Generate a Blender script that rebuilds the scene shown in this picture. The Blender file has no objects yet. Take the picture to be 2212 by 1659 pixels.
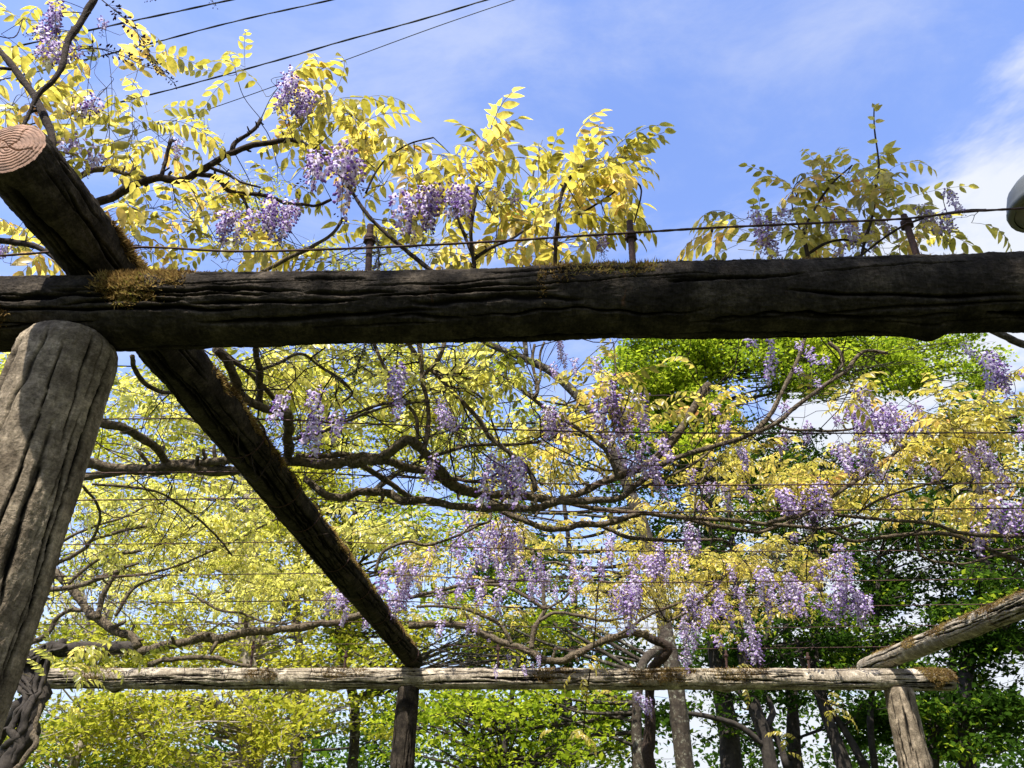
import bpy, math, random
import numpy as np
from mathutils import Vector, Matrix

# ------------------------------------------------------------------ camera, sky, sun, exposure
random.seed(7)
RNG = np.random.default_rng(11)
SC = bpy.context.scene
COL = SC.collection
PITCH = math.radians(30.3)
FPX, CX, CY = 1580.0, 1106.0, 829.5          # focal length and centre of the 2212 x 1659 view used for measuring
CAMZ = 1.6
cam_d = bpy.data.cameras.new('camera')
cam_d.sensor_width = 36.0
cam_d.lens = 36.0 * FPX / 2212.0
cam_d.clip_start = 0.05
cam_d.clip_end = 3000
cam = bpy.data.objects.new('camera', cam_d)
cam.location = (0, 0, CAMZ)
cam.rotation_euler = (math.radians(90) + PITCH, 0, 0)
COL.objects.link(cam)
SC.camera = cam

SUN = Vector((-0.20, -0.46, 0.865)).normalized()   # towards the sun
SUN_STRENGTH = 5.0
SKY_STRENGTH = 0.09
EXPOSURE = 1.13

world = bpy.data.worlds.new('World')
SC.world = world
world.use_nodes = True


def build_world():
    nt = world.node_tree
    N, L = nt.nodes, nt.links
    N.clear()
    out = N.new('ShaderNodeOutputWorld')
    bg = N.new('ShaderNodeBackground')
    sky = N.new('ShaderNodeTexSky')
    sky.sky_type = 'NISHITA'
    sky.sun_disc = False
    sky.sun_elevation = math.asin(SUN.z)
    sky.sun_rotation = math.atan2(SUN.x, SUN.y)
    sky.air_density = 1.0
    sky.dust_density = 1.0
    sky.ozone_density = 2.0
    # thin high cloud and a few heaped clouds low down, over the whole dome
    tc = N.new('ShaderNodeTexCoord')
    sep = N.new('ShaderNodeSeparateXYZ')
    L.new(tc.outputs['Generated'], sep.inputs[0])
    zc = N.new('ShaderNodeMath'); zc.operation = 'MAXIMUM'; zc.inputs[1].default_value = 0.06
    L.new(sep.outputs[2], zc.inputs[0])
    dx = N.new('ShaderNodeMath'); dx.operation = 'DIVIDE'
    dy = N.new('ShaderNodeMath'); dy.operation = 'DIVIDE'
    L.new(sep.outputs[0], dx.inputs[0]); L.new(zc.outputs[0], dx.inputs[1])
    L.new(sep.outputs[1], dy.inputs[0]); L.new(zc.outputs[0], dy.inputs[1])
    cmb = N.new('ShaderNodeCombineXYZ')
    L.new(dx.outputs[0], cmb.inputs[0]); L.new(dy.outputs[0], cmb.inputs[1])

    def noise(scale, detail, rough, dist, vec, off=(0, 0, 0), sc=(1, 1, 1)):
        m = N.new('ShaderNodeMapping')
        m.inputs['Location'].default_value = off
        m.inputs['Scale'].default_value = sc
        L.new(vec, m.inputs[0])
        n = N.new('ShaderNodeTexNoise')
        n.inputs['Scale'].default_value = scale
        n.inputs['Detail'].default_value = detail
        n.inputs['Roughness'].default_value = rough
        n.inputs['Distortion'].default_value = dist
        L.new(m.outputs[0], n.inputs[0])
        return n.outputs[0]

    def ramp(v, a, b, lo=0.0, hi=1.0):
        m = N.new('ShaderNodeMapRange')
        m.interpolation_type = 'SMOOTHSTEP'
        m.inputs[1].default_value = a; m.inputs[2].default_value = b
        m.inputs[3].default_value = lo; m.inputs[4].default_value = hi
        L.new(v, m.inputs[0])
        return m.outputs[0]

    cirrus = ramp(noise(1.9, 7, 0.64, 0.35, cmb.outputs[0], (3.1, 1.7, 0), (1.0, 1.5, 1)), 0.36, 0.76, 0.0, 0.42)
    heaps = noise(1.55, 7, 0.60, 0.25, cmb.outputs[0], (5.3, 0.9, 0))
    # heaped cloud lies towards the right hand (east) side of the sky
    side = ramp(dx.outputs[0], 0.48, 0.84, -0.24, 0.20)
    add = N.new('ShaderNodeMath'); add.operation = 'ADD'
    L.new(heaps, add.inputs[0]); L.new(side, add.inputs[1])
    heap_f = ramp(add.outputs[0], 0.50, 0.66, 0.0, 0.95)
    low = ramp(sep.outputs[2], 0.42, 0.04, 0.0, 0.8)      # whitish haze towards the horizon
    mx = N.new('ShaderNodeMath'); mx.operation = 'MAXIMUM'
    L.new(cirrus, mx.inputs[0]); L.new(heap_f, mx.inputs[1])
    # lift the clear blue a little towards violet as the photograph has it
    tint = N.new('ShaderNodeMixRGB'); tint.blend_type = 'MULTIPLY'; tint.inputs[0].default_value = 1.0
    tint.inputs[2].default_value = SKY_TINT
    L.new(sky.outputs[0], tint.inputs[1])
    mix = N.new('ShaderNodeMixRGB')
    mix.inputs[2].default_value = CLOUD
    hz = N.new('ShaderNodeMixRGB'); hz.inputs[2].default_value = HAZE
    L.new(low, hz.inputs[0]); L.new(tint.outputs[0], hz.inputs[1])
    L.new(mx.outputs[0], mix.inputs[0])
    L.new(hz.outputs[0], mix.inputs[1])
    L.new(mix.outputs[0], bg.inputs[0])
    bg.inputs[1].default_value = SKY_STRENGTH
    L.new(bg.outputs[0], out.inputs[0])


SKY_TINT = (1.60, 1.58, 1.92, 1)
CLOUD = (4.6, 4.8, 5.2, 1)
HAZE = (3.4, 4.1, 5.0, 1)
build_world()

sun_d = bpy.data.lights.new('sun', 'SUN')
sun_d.energy = SUN_STRENGTH
sun_d.angle = math.radians(0.53)
sun_d.color = (1.0, 0.95, 0.86)
sun_o = bpy.data.objects.new('sun', sun_d)
sun_o.rotation_euler = (-SUN).to_track_quat('-Z', 'Y').to_euler()
sun_o.location = (0, 0, 30)
COL.objects.link(sun_o)

SC.view_settings.view_transform = 'Standard'
SC.view_settings.look = 'None'
SC.view_settings.gamma = 1.0
SC.view_settings.use_curve_mapping = False
SC.view_settings.exposure = EXPOSURE
SC.render.engine = 'CYCLES'
SC.cycles.use_denoising = True
SC.cycles.use_adaptive_sampling = True
SC.cycles.adaptive_threshold = 0.02
SC.cycles.max_bounces = 4
SC.cycles.diffuse_bounces = 2
SC.cycles.transmission_bounces = 3
SC.cycles.transparent_max_bounces = 4
SC.cycles.sample_clamp_indirect = 6

# ------------------------------------------------------------------ measuring helpers
CP, SP = math.cos(PITCH), math.sin(PITCH)


def ray(px, py):
    u, v = (px - CX) / FPX, (CY - py) / FPX
    return np.array([u, CP - v * SP, SP + v * CP])


def at(px, py, Y):
    d = ray(px, py)
    return d * (Y / d[1]) + np.array([0, 0, CAMZ])


def atz(px, py, z):
    d = ray(px, py)
    return d * ((z - CAMZ) / d[2]) + np.array([0, 0, CAMZ])


def depth(p):
    return p[1] * CP + (p[2] - CAMZ) * SP


def project(p):
    q = np.array([p[0], p[1], p[2] - CAMZ])
    d = q[1] * CP + q[2] * SP
    return CX + FPX * q[0] / d, CY - FPX * (-q[1] * SP + q[2] * CP) / d, d


# ------------------------------------------------------------------ mesh helpers
class MB:
    """collects vertices and triangles / quads, then links them as one mesh object"""

    def __init__(self):
        self.V, self.T, self.Q, self.TM, self.QM, self.A = [], [], [], [], [], []
        self.n = 0

    def add(self, V, T=None, Q=None, mt=0, mq=0, a=0.5):
        V = np.asarray(V, float).reshape(-1, 3)
        if T is not None and len(T):
            T = np.asarray(T, int).reshape(-1, 3)
            self.T.append(T + self.n)
            self.TM.append(np.broadcast_to(np.asarray(mt), (len(T),)))
        if Q is not None and len(Q):
            Q = np.asarray(Q, int).reshape(-1, 4)
            self.Q.append(Q + self.n)
            self.QM.append(np.broadcast_to(np.asarray(mq), (len(Q),)))
        self.V.append(V)
        self.A.append(np.broadcast_to(np.asarray(a, float), (len(V),)))
        self.n += len(V)

    def mesh(self, name, mats, smooth=True, uv=None):
        V = np.concatenate(self.V)
        T = np.concatenate(self.T) if self.T else np.zeros((0, 3), int)
        Q = np.concatenate(self.Q) if self.Q else np.zeros((0, 4), int)
        me = bpy.data.meshes.new(name)
        me.vertices.add(len(V))
        me.vertices.foreach_set('co', V.astype(np.float32).ravel())
        loops = np.concatenate([T.ravel(), Q.ravel()]).astype(np.int32)
        me.loops.add(len(loops))
        me.loops.foreach_set('vertex_index', loops)
        me.polygons.add(len(T) + len(Q))
        ls = np.concatenate([np.arange(len(T)) * 3, len(T) * 3 + np.arange(len(Q)) * 4]).astype(np.int32)
        me.polygons.foreach_set('loop_start', ls)
        mi = np.concatenate((self.TM or [np.zeros(0)]) + (self.QM or [np.zeros(0)])).astype(np.int32)
        me.polygons.foreach_set('material_index', mi)
        if smooth:
            me.polygons.foreach_set('use_smooth', np.ones(len(T) + len(Q), bool))
        at_ = me.attributes.new('tint', 'FLOAT', 'POINT')
        at_.data.foreach_set('value', np.concatenate(self.A).astype(np.float32))
        if uv is not None:
            ul = me.uv_layers.new(name='UVMap')
            ul.data.foreach_set('uv', uv[loops].astype(np.float32).ravel())
        for m in mats:
            me.materials.append(m)
        me.update(calc_edges=True)
        return me

    def build(self, name, mats, parent=None, smooth=True, uv=None):
        if not isinstance(mats, (list, tuple)):
            mats = [mats]
        return link(name, self.mesh(name, mats, smooth, uv), parent)


def link(name, data, parent=None):
    o = bpy.data.objects.new(name, data)
    COL.objects.link(o)
    if parent is not None:
        o.parent = parent
        o.matrix_parent_inverse = parent.matrix_basis.inverted()
    return o


def thing(name, label, cat, loc=(0, 0, 0), group=None):
    o = bpy.data.objects.new(name, None)
    o.empty_display_size = 0.2
    o.location = Vector(loc)
    COL.objects.link(o)
    return tag(o, label, cat, group)


def tag(o, label, cat, group=None):
    o['label'] = label
    o['category'] = cat
    if group:
        o['group'] = group
    return o


def nrm(v):
    v = np.asarray(v, float)
    return v / (np.linalg.norm(v, axis=-1, keepdims=True) + 1e-12)


def catmull(P, step):
    """smooth curve through the points, resampled at about step metres"""
    P = np.asarray(P, float)
    if len(P) < 3:
        n = max(2, int(np.linalg.norm(P[-1] - P[0]) / step) + 1)
        return P[0] + (P[-1] - P[0]) * np.linspace(0, 1, n)[:, None], np.linspace(0, 1, n)
    E = np.vstack([2 * P[0] - P[1], P, 2 * P[-1] - P[-2]])
    out, par = [], []
    for i in range(1, len(E) - 2):
        n = max(2, int(np.linalg.norm(E[i + 1] - E[i]) / step) + 1)
        t = np.linspace(0, 1, n, endpoint=False)[:, None]
        a, b, c, d = E[i - 1], E[i], E[i + 1], E[i + 2]
        out.append(0.5 * (2 * b + (c - a) * t + (2 * a - 5 * b + 4 * c - d) * t * t + (3 * b - a - 3 * c + d) * t ** 3))
        par.append((i - 1 + t[:, 0]) / (len(P) - 1))
    out.append(P[-1:]); par.append(np.array([1.0]))
    return np.vstack(out), np.concatenate(par)


def frames(P):
    T = np.gradient(P, axis=0)
    T = nrm(T)
    ref = np.array([0, 0, 1.0]) if abs(T[0][2]) < 0.9 else np.array([1.0, 0, 0])
    n = nrm(np.cross(T[0], ref))
    Ns = [n]
    for i in range(1, len(P)):
        n = n - T[i] * np.dot(n, T[i])
        n = nrm(n)
        Ns.append(n)
    Ns = np.array(Ns)
    return T, Ns, np.cross(T, Ns)


def tube(mb, P, R, sides=6, a=0.5, mat=0, rough=0.0, cap=True):
    P = np.asarray(P, float)
    n = len(P)
    R = np.broadcast_to(np.asarray(R, float), (n,))
    T, A, B = frames(P)
    th = np.arange(sides) * 2 * math.pi / sides
    rr = R[:, None] * np.ones(sides)
    if rough:
        rr = rr * (1 + rough * RNG.normal(0, 1, (n, sides)))
    V = P[:, None, :] + rr[..., None] * (np.cos(th)[None, :, None] * A[:, None, :] + np.sin(th)[None, :, None] * B[:, None, :])
    V = V.reshape(-1, 3)
    i, j = np.meshgrid(np.arange(n - 1), np.arange(sides), indexing='ij')
    jn = (j + 1) % sides
    Q = np.stack([i * sides + j, i * sides + jn, (i + 1) * sides + jn, (i + 1) * sides + j], -1).reshape(-1, 4)
    Tt = []
    if cap and sides > 2:
        V = np.vstack([V, P[:1] - T[:1] * R[0] * 0.3, P[-1:] + T[-1:] * R[-1] * 0.4])
        k = n * sides
        for j in range(sides):
            Tt.append((k, (j + 1) % sides, j))
            Tt.append((k + 1, (n - 1) * sides + j, (n - 1) * sides + (j + 1) % sides))
    mb.add(V, Tt, Q, mat, mat, a)


_K = RNG.normal(0, 1, (5, 3)); _PH = RNG.uniform(0, 6.28, 5)


def snoise(P, s=1.0):
    """cheap smooth noise in about -1..1"""
    P = np.asarray(P, float) * s
    o = 0
    for k in range(5):
        o = o + np.sin(P @ (_K[k] * (1 + 0.7 * k)) + _PH[k] + 1.3 * np.sin(P @ _K[(k + 2) % 5] + k)) / (1 + 0.5 * k)
    return o / 2.2


# ------------------------------------------------------------------ materials
def new_mat(name):
    m = bpy.data.materials.new(name)
    m.use_nodes = True
    nt = m.node_tree
    nt.nodes.clear()
    return m, nt.nodes, nt.links


def ramp_node(N, stops):
    r = N.new('ShaderNodeValToRGB')
    el = r.color_ramp.elements
    while len(el) < len(stops):
        el.new(0.5)
    for e, (p, c) in zip(el, stops):
        e.position = p
        e.color = (*c, 1)
    return r


def leaf_mat(name, stops, trans=0.55, gloss=0.06, tgain=1.5, rnd=0.25, fine=False):
    """thin leaf: reflects a little, passes much of the sunlight through"""
    m, N, L = new_mat(name)
    out = N.new('ShaderNodeOutputMaterial')
    at_ = N.new('ShaderNodeAttribute'); at_.attribute_name = 'tint'
    oi = N.new('ShaderNodeObjectInfo')
    ma = N.new('ShaderNodeMath'); ma.operation = 'MULTIPLY_ADD'
    ma.inputs[1].default_value = rnd
    L.new(oi.outputs['Random'], ma.inputs[0]); L.new(at_.outputs['Fac'], ma.inputs[2])
    sb = N.new('ShaderNodeMath'); sb.operation = 'SUBTRACT'; sb.inputs[1].default_value = rnd / 2
    L.new(ma.outputs[0], sb.inputs[0])
    r = ramp_node(N, stops)
    L.new(sb.outputs[0], r.inputs[0])
    mul = r
    if fine:
        geo = N.new('ShaderNodeNewGeometry')
        nz = N.new('ShaderNodeTexNoise'); nz.inputs['Scale'].default_value = 48; nz.inputs['Detail'].default_value = 2
        L.new(geo.outputs['Position'], nz.inputs[0])
        mr = N.new('ShaderNodeMapRange'); mr.inputs[1].default_value = 0.3; mr.inputs[2].default_value = 0.7
        mr.inputs[3].default_value = 0.62; mr.inputs[4].default_value = 1.22
        L.new(nz.outputs[0], mr.inputs[0])
        mul = N.new('ShaderNodeVectorMath'); mul.operation = 'SCALE'
        L.new(r.outputs[0], mul.inputs[0]); L.new(mr.outputs[0], mul.inputs['Scale'])
    dif = N.new('ShaderNodeBsdfDiffuse'); L.new(mul.outputs[0], dif.inputs[0])
    g = N.new('ShaderNodeVectorMath'); g.operation = 'SCALE'; g.inputs['Scale'].default_value = tgain
    L.new(mul.outputs[0], g.inputs[0])
    tr = N.new('ShaderNodeBsdfTranslucent'); L.new(g.outputs[0], tr.inputs[0])
    mx = N.new('ShaderNodeMixShader'); mx.inputs[0].default_value = trans
    L.new(dif.outputs[0], mx.inputs[1]); L.new(tr.outputs[0], mx.inputs[2])
    if gloss <= 0:
        L.new(mx.outputs[0], out.inputs[0])
        return m
    gl = N.new('ShaderNodeBsdfGlossy'); gl.inputs['Roughness'].default_value = 0.38
    gl.inputs[0].default_value = (0.9, 0.95, 1, 1)
    m2 = N.new('ShaderNodeMixShader'); m2.inputs[0].default_value = gloss
    L.new(mx.outputs[0], m2.inputs[1]); L.new(gl.outputs[0], m2.inputs[2])
    L.new(m2.outputs[0], out.inputs[0])
    return m


def bark_mat(name, dark, light, scale=30, lichen=None, lich=0.55, bump=0.6):
    m, N, L = new_mat(name)
    out = N.new('ShaderNodeOutputMaterial')
    p = N.new('ShaderNodeBsdfPrincipled')
    p.inputs['Roughness'].default_value = 0.92
    p.inputs['Specular IOR Level'].default_value = 0.2
    tc = N.new('ShaderNodeNewGeometry')
    n1 = N.new('ShaderNodeTexNoise'); n1.inputs['Scale'].default_value = scale; n1.inputs['Detail'].default_value = 7
    n1.inputs['Roughness'].default_value = 0.7
    L.new(tc.outputs['Position'], n1.inputs[0])
    r = ramp_node(N, [(0.32, dark), (0.68, light)])
    L.new(n1.outputs[0], r.inputs[0])
    col = r.outputs[0]
    if lichen:
        n2 = N.new('ShaderNodeTexNoise'); n2.inputs['Scale'].default_value = scale * 0.7; n2.inputs['Detail'].default_value = 9
        n2.inputs['Roughness'].default_value = 0.75
        L.new(tc.outputs['Position'], n2.inputs[0])
        mr = N.new('ShaderNodeMapRange'); mr.inputs[1].default_value = lich; mr.inputs[2].default_value = lich + 0.12
        L.new(n2.outputs[0], mr.inputs[0])
        mx = N.new('ShaderNodeMixRGB'); mx.inputs[2].default_value = (*lichen, 1)
        L.new(mr.outputs[0], mx.inputs[0]); L.new(col, mx.inputs[1])
        col = mx.outputs[0]
    L.new(col, p.inputs['Base Color'])
    b = N.new('ShaderNodeBump'); b.inputs['Strength'].default_value = bump; b.inputs['Distance'].default_value = 0.02
    L.new(n1.outputs[0], b.inputs['Height'])
    L.new(b.outputs[0], p.inputs['Normal'])
    L.new(p.outputs[0], out.inputs[0])
    return m


def log_mat(name, light, dark, grime, stain=True):
    """moulded imitation log: weathered grey-brown crust, grimy grooves, fine cross scratches"""
    m, N, L = new_mat(name)
    out = N.new('ShaderNodeOutputMaterial')
    p = N.new('ShaderNodeBsdfPrincipled')
    p.inputs['Roughness'].default_value = 0.9
    p.inputs['Specular IOR Level'].default_value = 0.06
    uv = N.new('ShaderNodeUVMap'); uv.uv_map = 'UVMap'
    geo = N.new('ShaderNodeNewGeometry')

    def noise(vec, scale, detail, rough, sc=None, dist=0.0):
        if sc:
            mp = N.new('ShaderNodeMapping'); mp.inputs['Scale'].default_value = sc
            L.new(vec, mp.inputs[0]); vec = mp.outputs[0]
        n = N.new('ShaderNodeTexNoise')
        n.inputs['Scale'].default_value = scale; n.inputs['Detail'].default_value = detail
        n.inputs['Roughness'].default_value = rough; n.inputs['Distortion'].default_value = dist
        L.new(vec, n.inputs[0])
        return n.outputs[0]

    blot = noise(geo.outputs['Position'], 9, 8, 0.75)
    fine = noise(geo.outputs['Position'], 90, 5, 0.7)
    cross = noise(uv.outputs[0], 30, 4, 0.6, (6.0, 0.7, 1), 0.4)
    r = ramp_node(N, [(0.34, dark), (0.50, tuple((np.array(dark) + np.array(light)) / 2.3)), (0.60, light), (0.72, tuple(np.minimum(np.array(light) * 1.45, 0.8)))])
    L.new(blot, r.inputs[0])
    mul = N.new('ShaderNodeMapRange'); mul.inputs[1].default_value = 0.25; mul.inputs[2].default_value = 0.75
    mul.inputs[3].default_value = 0.45; mul.inputs[4].default_value = 1.4
    L.new(fine, mul.inputs[0])
    s1 = N.new('ShaderNodeVectorMath'); s1.operation = 'SCALE'
    L.new(r.outputs[0], s1.inputs[0]); L.new(mul.outputs[0], s1.inputs['Scale'])
    mul2 = N.new('ShaderNodeMapRange'); mul2.inputs[1].default_value = 0.35; mul2.inputs[2].default_value = 0.65
    mul2.inputs[3].default_value = 0.84; mul2.inputs[4].default_value = 1.12
    L.new(cross, mul2.inputs[0])
    s2 = N.new('ShaderNodeVectorMath'); s2.operation = 'SCALE'
    L.new(s1.outputs[0], s2.inputs[0]); L.new(mul2.outputs[0], s2.inputs['Scale'])
    # cells of cracked crust
    vo = N.new('ShaderNodeTexVoronoi'); vo.feature = 'DISTANCE_TO_EDGE'; vo.inputs['Scale'].default_value = 42
    mpv = N.new('ShaderNodeMapping'); mpv.inputs['Scale'].default_value = (0.9, 1.3, 1)
    dsn = N.new('ShaderNodeTexNoise'); dsn.inputs['Scale'].default_value = 14; dsn.inputs['Detail'].default_value = 3
    L.new(geo.outputs['Position'], dsn.inputs[0])
    dadd = N.new('ShaderNodeVectorMath'); dadd.operation = 'MULTIPLY_ADD'; dadd.inputs[1].default_value = (0.09, 0.09, 0.09)
    L.new(dsn.outputs['Color'], dadd.inputs[0]); L.new(uv.outputs[0], dadd.inputs[2])
    L.new(dadd.outputs[0], mpv.inputs[0]); L.new(mpv.outputs[0], vo.inputs[0])
    crk = N.new('ShaderNodeMapRange'); crk.inputs[1].default_value = 0.0; crk.inputs[2].default_value = 0.06
    crk.inputs[3].default_value = 0.80; crk.inputs[4].default_value = 1.0
    L.new(vo.outputs['Distance'], crk.inputs[0])
    s3 = N.new('ShaderNodeVectorMath'); s3.operation = 'SCALE'
    L.new(s2.outputs[0], s3.inputs[0]); L.new(crk.outputs[0], s3.inputs['Scale'])
    col = s3.outputs[0]
    if stain:   # rust bleeding from the iron stakes
        st = noise(uv.outputs[0], 1.0, 6, 0.7, (9.0, 3.0, 1))
        mr = N.new('ShaderNodeMapRange'); mr.inputs[1].default_value = 0.66; mr.inputs[2].default_value = 0.78
        L.new(st, mr.inputs[0])
        mx = N.new('ShaderNodeMixRGB'); mx.inputs[2].default_value = (0.17, 0.075, 0.035, 1)
        L.new(mr.outputs[0], mx.inputs[0]); L.new(col, mx.inputs[1])
        col = mx.outputs[0]
    at_ = N.new('ShaderNodeAttribute'); at_.attribute_name = 'tint'      # 1 = bottom of a groove, full of old grime
    gm = N.new('ShaderNodeMixRGB'); gm.inputs[2].default_value = (*grime, 1)
    L.new(at_.outputs['Fac'], gm.inputs[0]); L.new(col, gm.inputs[1])
    L.new(gm.outputs[0], p.inputs['Base Color'])
    hs = N.new('ShaderNodeMath'); hs.operation = 'ADD'
    L.new(fine, hs.inputs[0])
    h2 = N.new('ShaderNodeMath'); h2.operation = 'MULTIPLY'; h2.inputs[1].default_value = 0.35
    L.new(cross, h2.inputs[0]); L.new(h2.outputs[0], hs.inputs[1])
    hs2 = N.new('ShaderNodeMath'); hs2.operation = 'ADD'
    L.new(hs.outputs[0], hs2.inputs[0]); L.new(crk.outputs[0], hs2.inputs[1])
    b = N.new('ShaderNodeBump'); b.inputs['Strength'].default_value = 0.7; b.inputs['Distance'].default_value = 0.006
    L.new(hs2.outputs[0], b.inputs['Height'])
    L.new(b.outputs[0], p.inputs['Normal'])
    L.new(p.outputs[0], out.inputs[0])
    return m


def plain_mat(name, col, rough=0.8, metal=0.0, var=0.25, scale=40, bump=0.3):
    m, N, L = new_mat(name)
    out = N.new('ShaderNodeOutputMaterial')
    p = N.new('ShaderNodeBsdfPrincipled')
    p.inputs['Roughness'].default_value = rough
    p.inputs['Metallic'].default_value = metal
    geo = N.new('ShaderNodeNewGeometry')
    n = N.new('ShaderNodeTexNoise'); n.inputs['Scale'].default_value = scale; n.inputs['Detail'].default_value = 5
    L.new(geo.outputs['Position'], n.inputs[0])
    c = np.array(col)
    r = ramp_node(N, [(0.3, tuple(c * (1 - var))), (0.7, tuple(np.minimum(c * (1 + var), 1)))])
    L.new(n.outputs[0], r.inputs[0]); L.new(r.outputs[0], p.inputs['Base Color'])
    if bump:
        b = N.new('ShaderNodeBump'); b.inputs['Strength'].default_value = bump; b.inputs['Distance'].default_value = 0.004
        L.new(n.outputs[0], b.inputs['Height']); L.new(b.outputs[0], p.inputs['Normal'])
    L.new(p.outputs[0], out.inputs[0])
    return m


M = {}
M['log'] = log_mat('shaded_log', (0.066, 0.053, 0.040), (0.011, 0.009, 0.0075), (0.0025, 0.002, 0.002))  # dark log copy: shade on near beam and left rafter put into the colour
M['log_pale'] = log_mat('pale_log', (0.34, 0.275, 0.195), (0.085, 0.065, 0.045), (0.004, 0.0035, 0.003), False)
M['log_sun'] = log_mat('sunlit_log', (0.50, 0.43, 0.33), (0.16, 0.13, 0.095), (0.006, 0.005, 0.004), False)  # light log copy: sunlight on far beam and right rafter put into the colour
M['cut'] = plain_mat('cut_end', (0.27, 0.155, 0.105), 0.9, 0, 0.38, 34, 0.6)
M['moss'] = leaf_mat('moss', [(0.0, (0.035, 0.024, 0.010)), (0.4, (0.15, 0.09, 0.032)), (0.75, (0.38, 0.26, 0.095)), (1.0, (0.25, 0.23, 0.05))], 0.25, 0.0, 1.2, 0.0)
M['rust'] = plain_mat('rust', (0.045, 0.018, 0.013), 0.85, 0.1, 0.5, 120, 0.6)
M['wire'] = plain_mat('rusty_wire', (0.055, 0.024, 0.018), 0.8, 0.2, 0.5, 90, 0.3)
M['cable'] = plain_mat('cable', (0.012, 0.012, 0.014), 0.6, 0, 0.3, 30, 0)
M['vine'] = bark_mat('vine_bark', (0.016, 0.011, 0.008), (0.19, 0.148, 0.096), 46, (0.27, 0.255, 0.19), 0.60, 1.0)
M['vine_dark'] = bark_mat('young_vine_bark', (0.012, 0.008, 0.007), (0.055, 0.038, 0.028), 60, (0.25, 0.23, 0.17), 0.66)
M['trunk'] = bark_mat('trunk_bark', (0.020, 0.015, 0.012), (0.075, 0.06, 0.043), 16, (0.28, 0.28, 0.21), 0.54, 0.8)
M['trunk_dark'] = bark_mat('dark_trunk_bark', (0.015, 0.012, 0.01), (0.06, 0.05, 0.04), 9, (0.16, 0.16, 0.11), 0.64, 0.8)
M['trunk_pale'] = bark_mat('pale_trunk_bark', (0.16, 0.13, 0.10), (0.38, 0.33, 0.26), 9, (0.42, 0.42, 0.34), 0.6, 0.6)
GOLD = [(0.0, (0.20, 0.175, 0.02)), (0.22, (0.34, 0.295, 0.045)), (0.60, (0.49, 0.395, 0.078)), (0.88, (0.46, 0.30, 0.07)), (1.0, (0.32, 0.15, 0.045))]
PALE = [(0.0, (0.19, 0.20, 0.02)), (0.30, (0.43, 0.405, 0.075)), (0.75, (0.49, 0.45, 0.105)), (1.0, (0.48, 0.33, 0.07))]
M['wisteria'] = leaf_mat('wisteria_leaf', GOLD, 0.64, 0.035, 1.85, 0.42, True)
M['wisteria_pale'] = leaf_mat('pale_wisteria_leaf', PALE, 0.64, 0.035, 1.95, 0.22, True)
M['rachis'] = plain_mat('leaf_stalk', (0.20, 0.15, 0.045), 0.6, 0, 0.3, 30, 0)
M['banner'] = leaf_mat('wisteria_banner', [(0.0, (0.42, 0.33, 0.56)), (0.45, (0.62, 0.53, 0.72)), (1.0, (0.82, 0.78, 0.86))], 0.5, 0.0, 1.12, 0.35)
M['keel'] = leaf_mat('wisteria_keel', [(0.0, (0.22, 0.12, 0.38)), (0.5, (0.36, 0.22, 0.55)), (1.0, (0.54, 0.42, 0.70))], 0.45, 0.0, 1.2, 0.3)
M['bud'] = leaf_mat('wisteria_bud', [(0.0, (0.030, 0.018, 0.04)), (0.6, (0.085, 0.045, 0.10)), (1.0, (0.24, 0.16, 0.30))], 0.15, 0.0, 1.0, 0.3)
M['maple'] = leaf_mat('yellow_green_leaf', [(0.0, (0.13, 0.16, 0.012)), (0.5, (0.31, 0.315, 0.03)), (1.0, (0.46, 0.42, 0.055))], 0.55, 0.0, 1.6, 0.15)
M['green'] = leaf_mat('bright_green_leaf', [(0.0, (0.06, 0.105, 0.007)), (0.5, (0.20, 0.265, 0.014)), (1.0, (0.36, 0.39, 0.03))], 0.52, 0.0, 1.7, 0.15)
M['deep'] = leaf_mat('deep_green_leaf', [(0.0, (0.012, 0.03, 0.004)), (0.6, (0.036, 0.076, 0.008)), (0.85, (0.085, 0.15, 0.012)), (1.0, (0.26, 0.32, 0.02))], 0.42, 0.0, 1.5, 0.15)
M['needle'] = plain_mat('dry_needles', (0.018, 0.016, 0.010), 0.8, 0, 0.4, 60, 0)
M['grass'] = bark_mat('grass_ground', (0.03, 0.045, 0.012), (0.09, 0.10, 0.035), 3.0)
M['lamp_shell'] = plain_mat('lamp_shell', (0.07, 0.075, 0.07), 0.5, 0.2, 0.15, 8, 0)
M['lamp_glass'] = plain_mat('lamp_cover', (0.06, 0.06, 0.05), 0.4, 0, 0.15, 8, 0)

# ------------------------------------------------------------------ ground
mb = MB()
g = 24
xs = np.linspace(-900, 900, g * 4 + 1); ys = np.linspace(-900, 900, g * 4 + 1)
X, Y = np.meshgrid(xs, ys, indexing='ij')
Z = 0.0 * X + np.where(np.hypot(X, Y) > 60, 0.6 * np.sin(X * 0.01) * np.sin(Y * 0.013), 0)
n = len(xs)
i, j = np.meshgrid(np.arange(n - 1), np.arange(n - 1), indexing='ij')
mb.add(np.stack([X, Y, Z], -1), None, np.stack([i * n + j, (i + 1) * n + j, (i + 1) * n + j + 1, i * n + j + 1], -1))
gr = mb.build('ground', M['grass'])
gr['kind'] = 'structure'

# ------------------------------------------------------------------ pergola of moulded logs
perg = thing('pergola', 'mossy grey-brown log pergola with rusty stakes and trellis wires under the wisteria', 'pergola', (-1.3, 1.8, 0))


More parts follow.
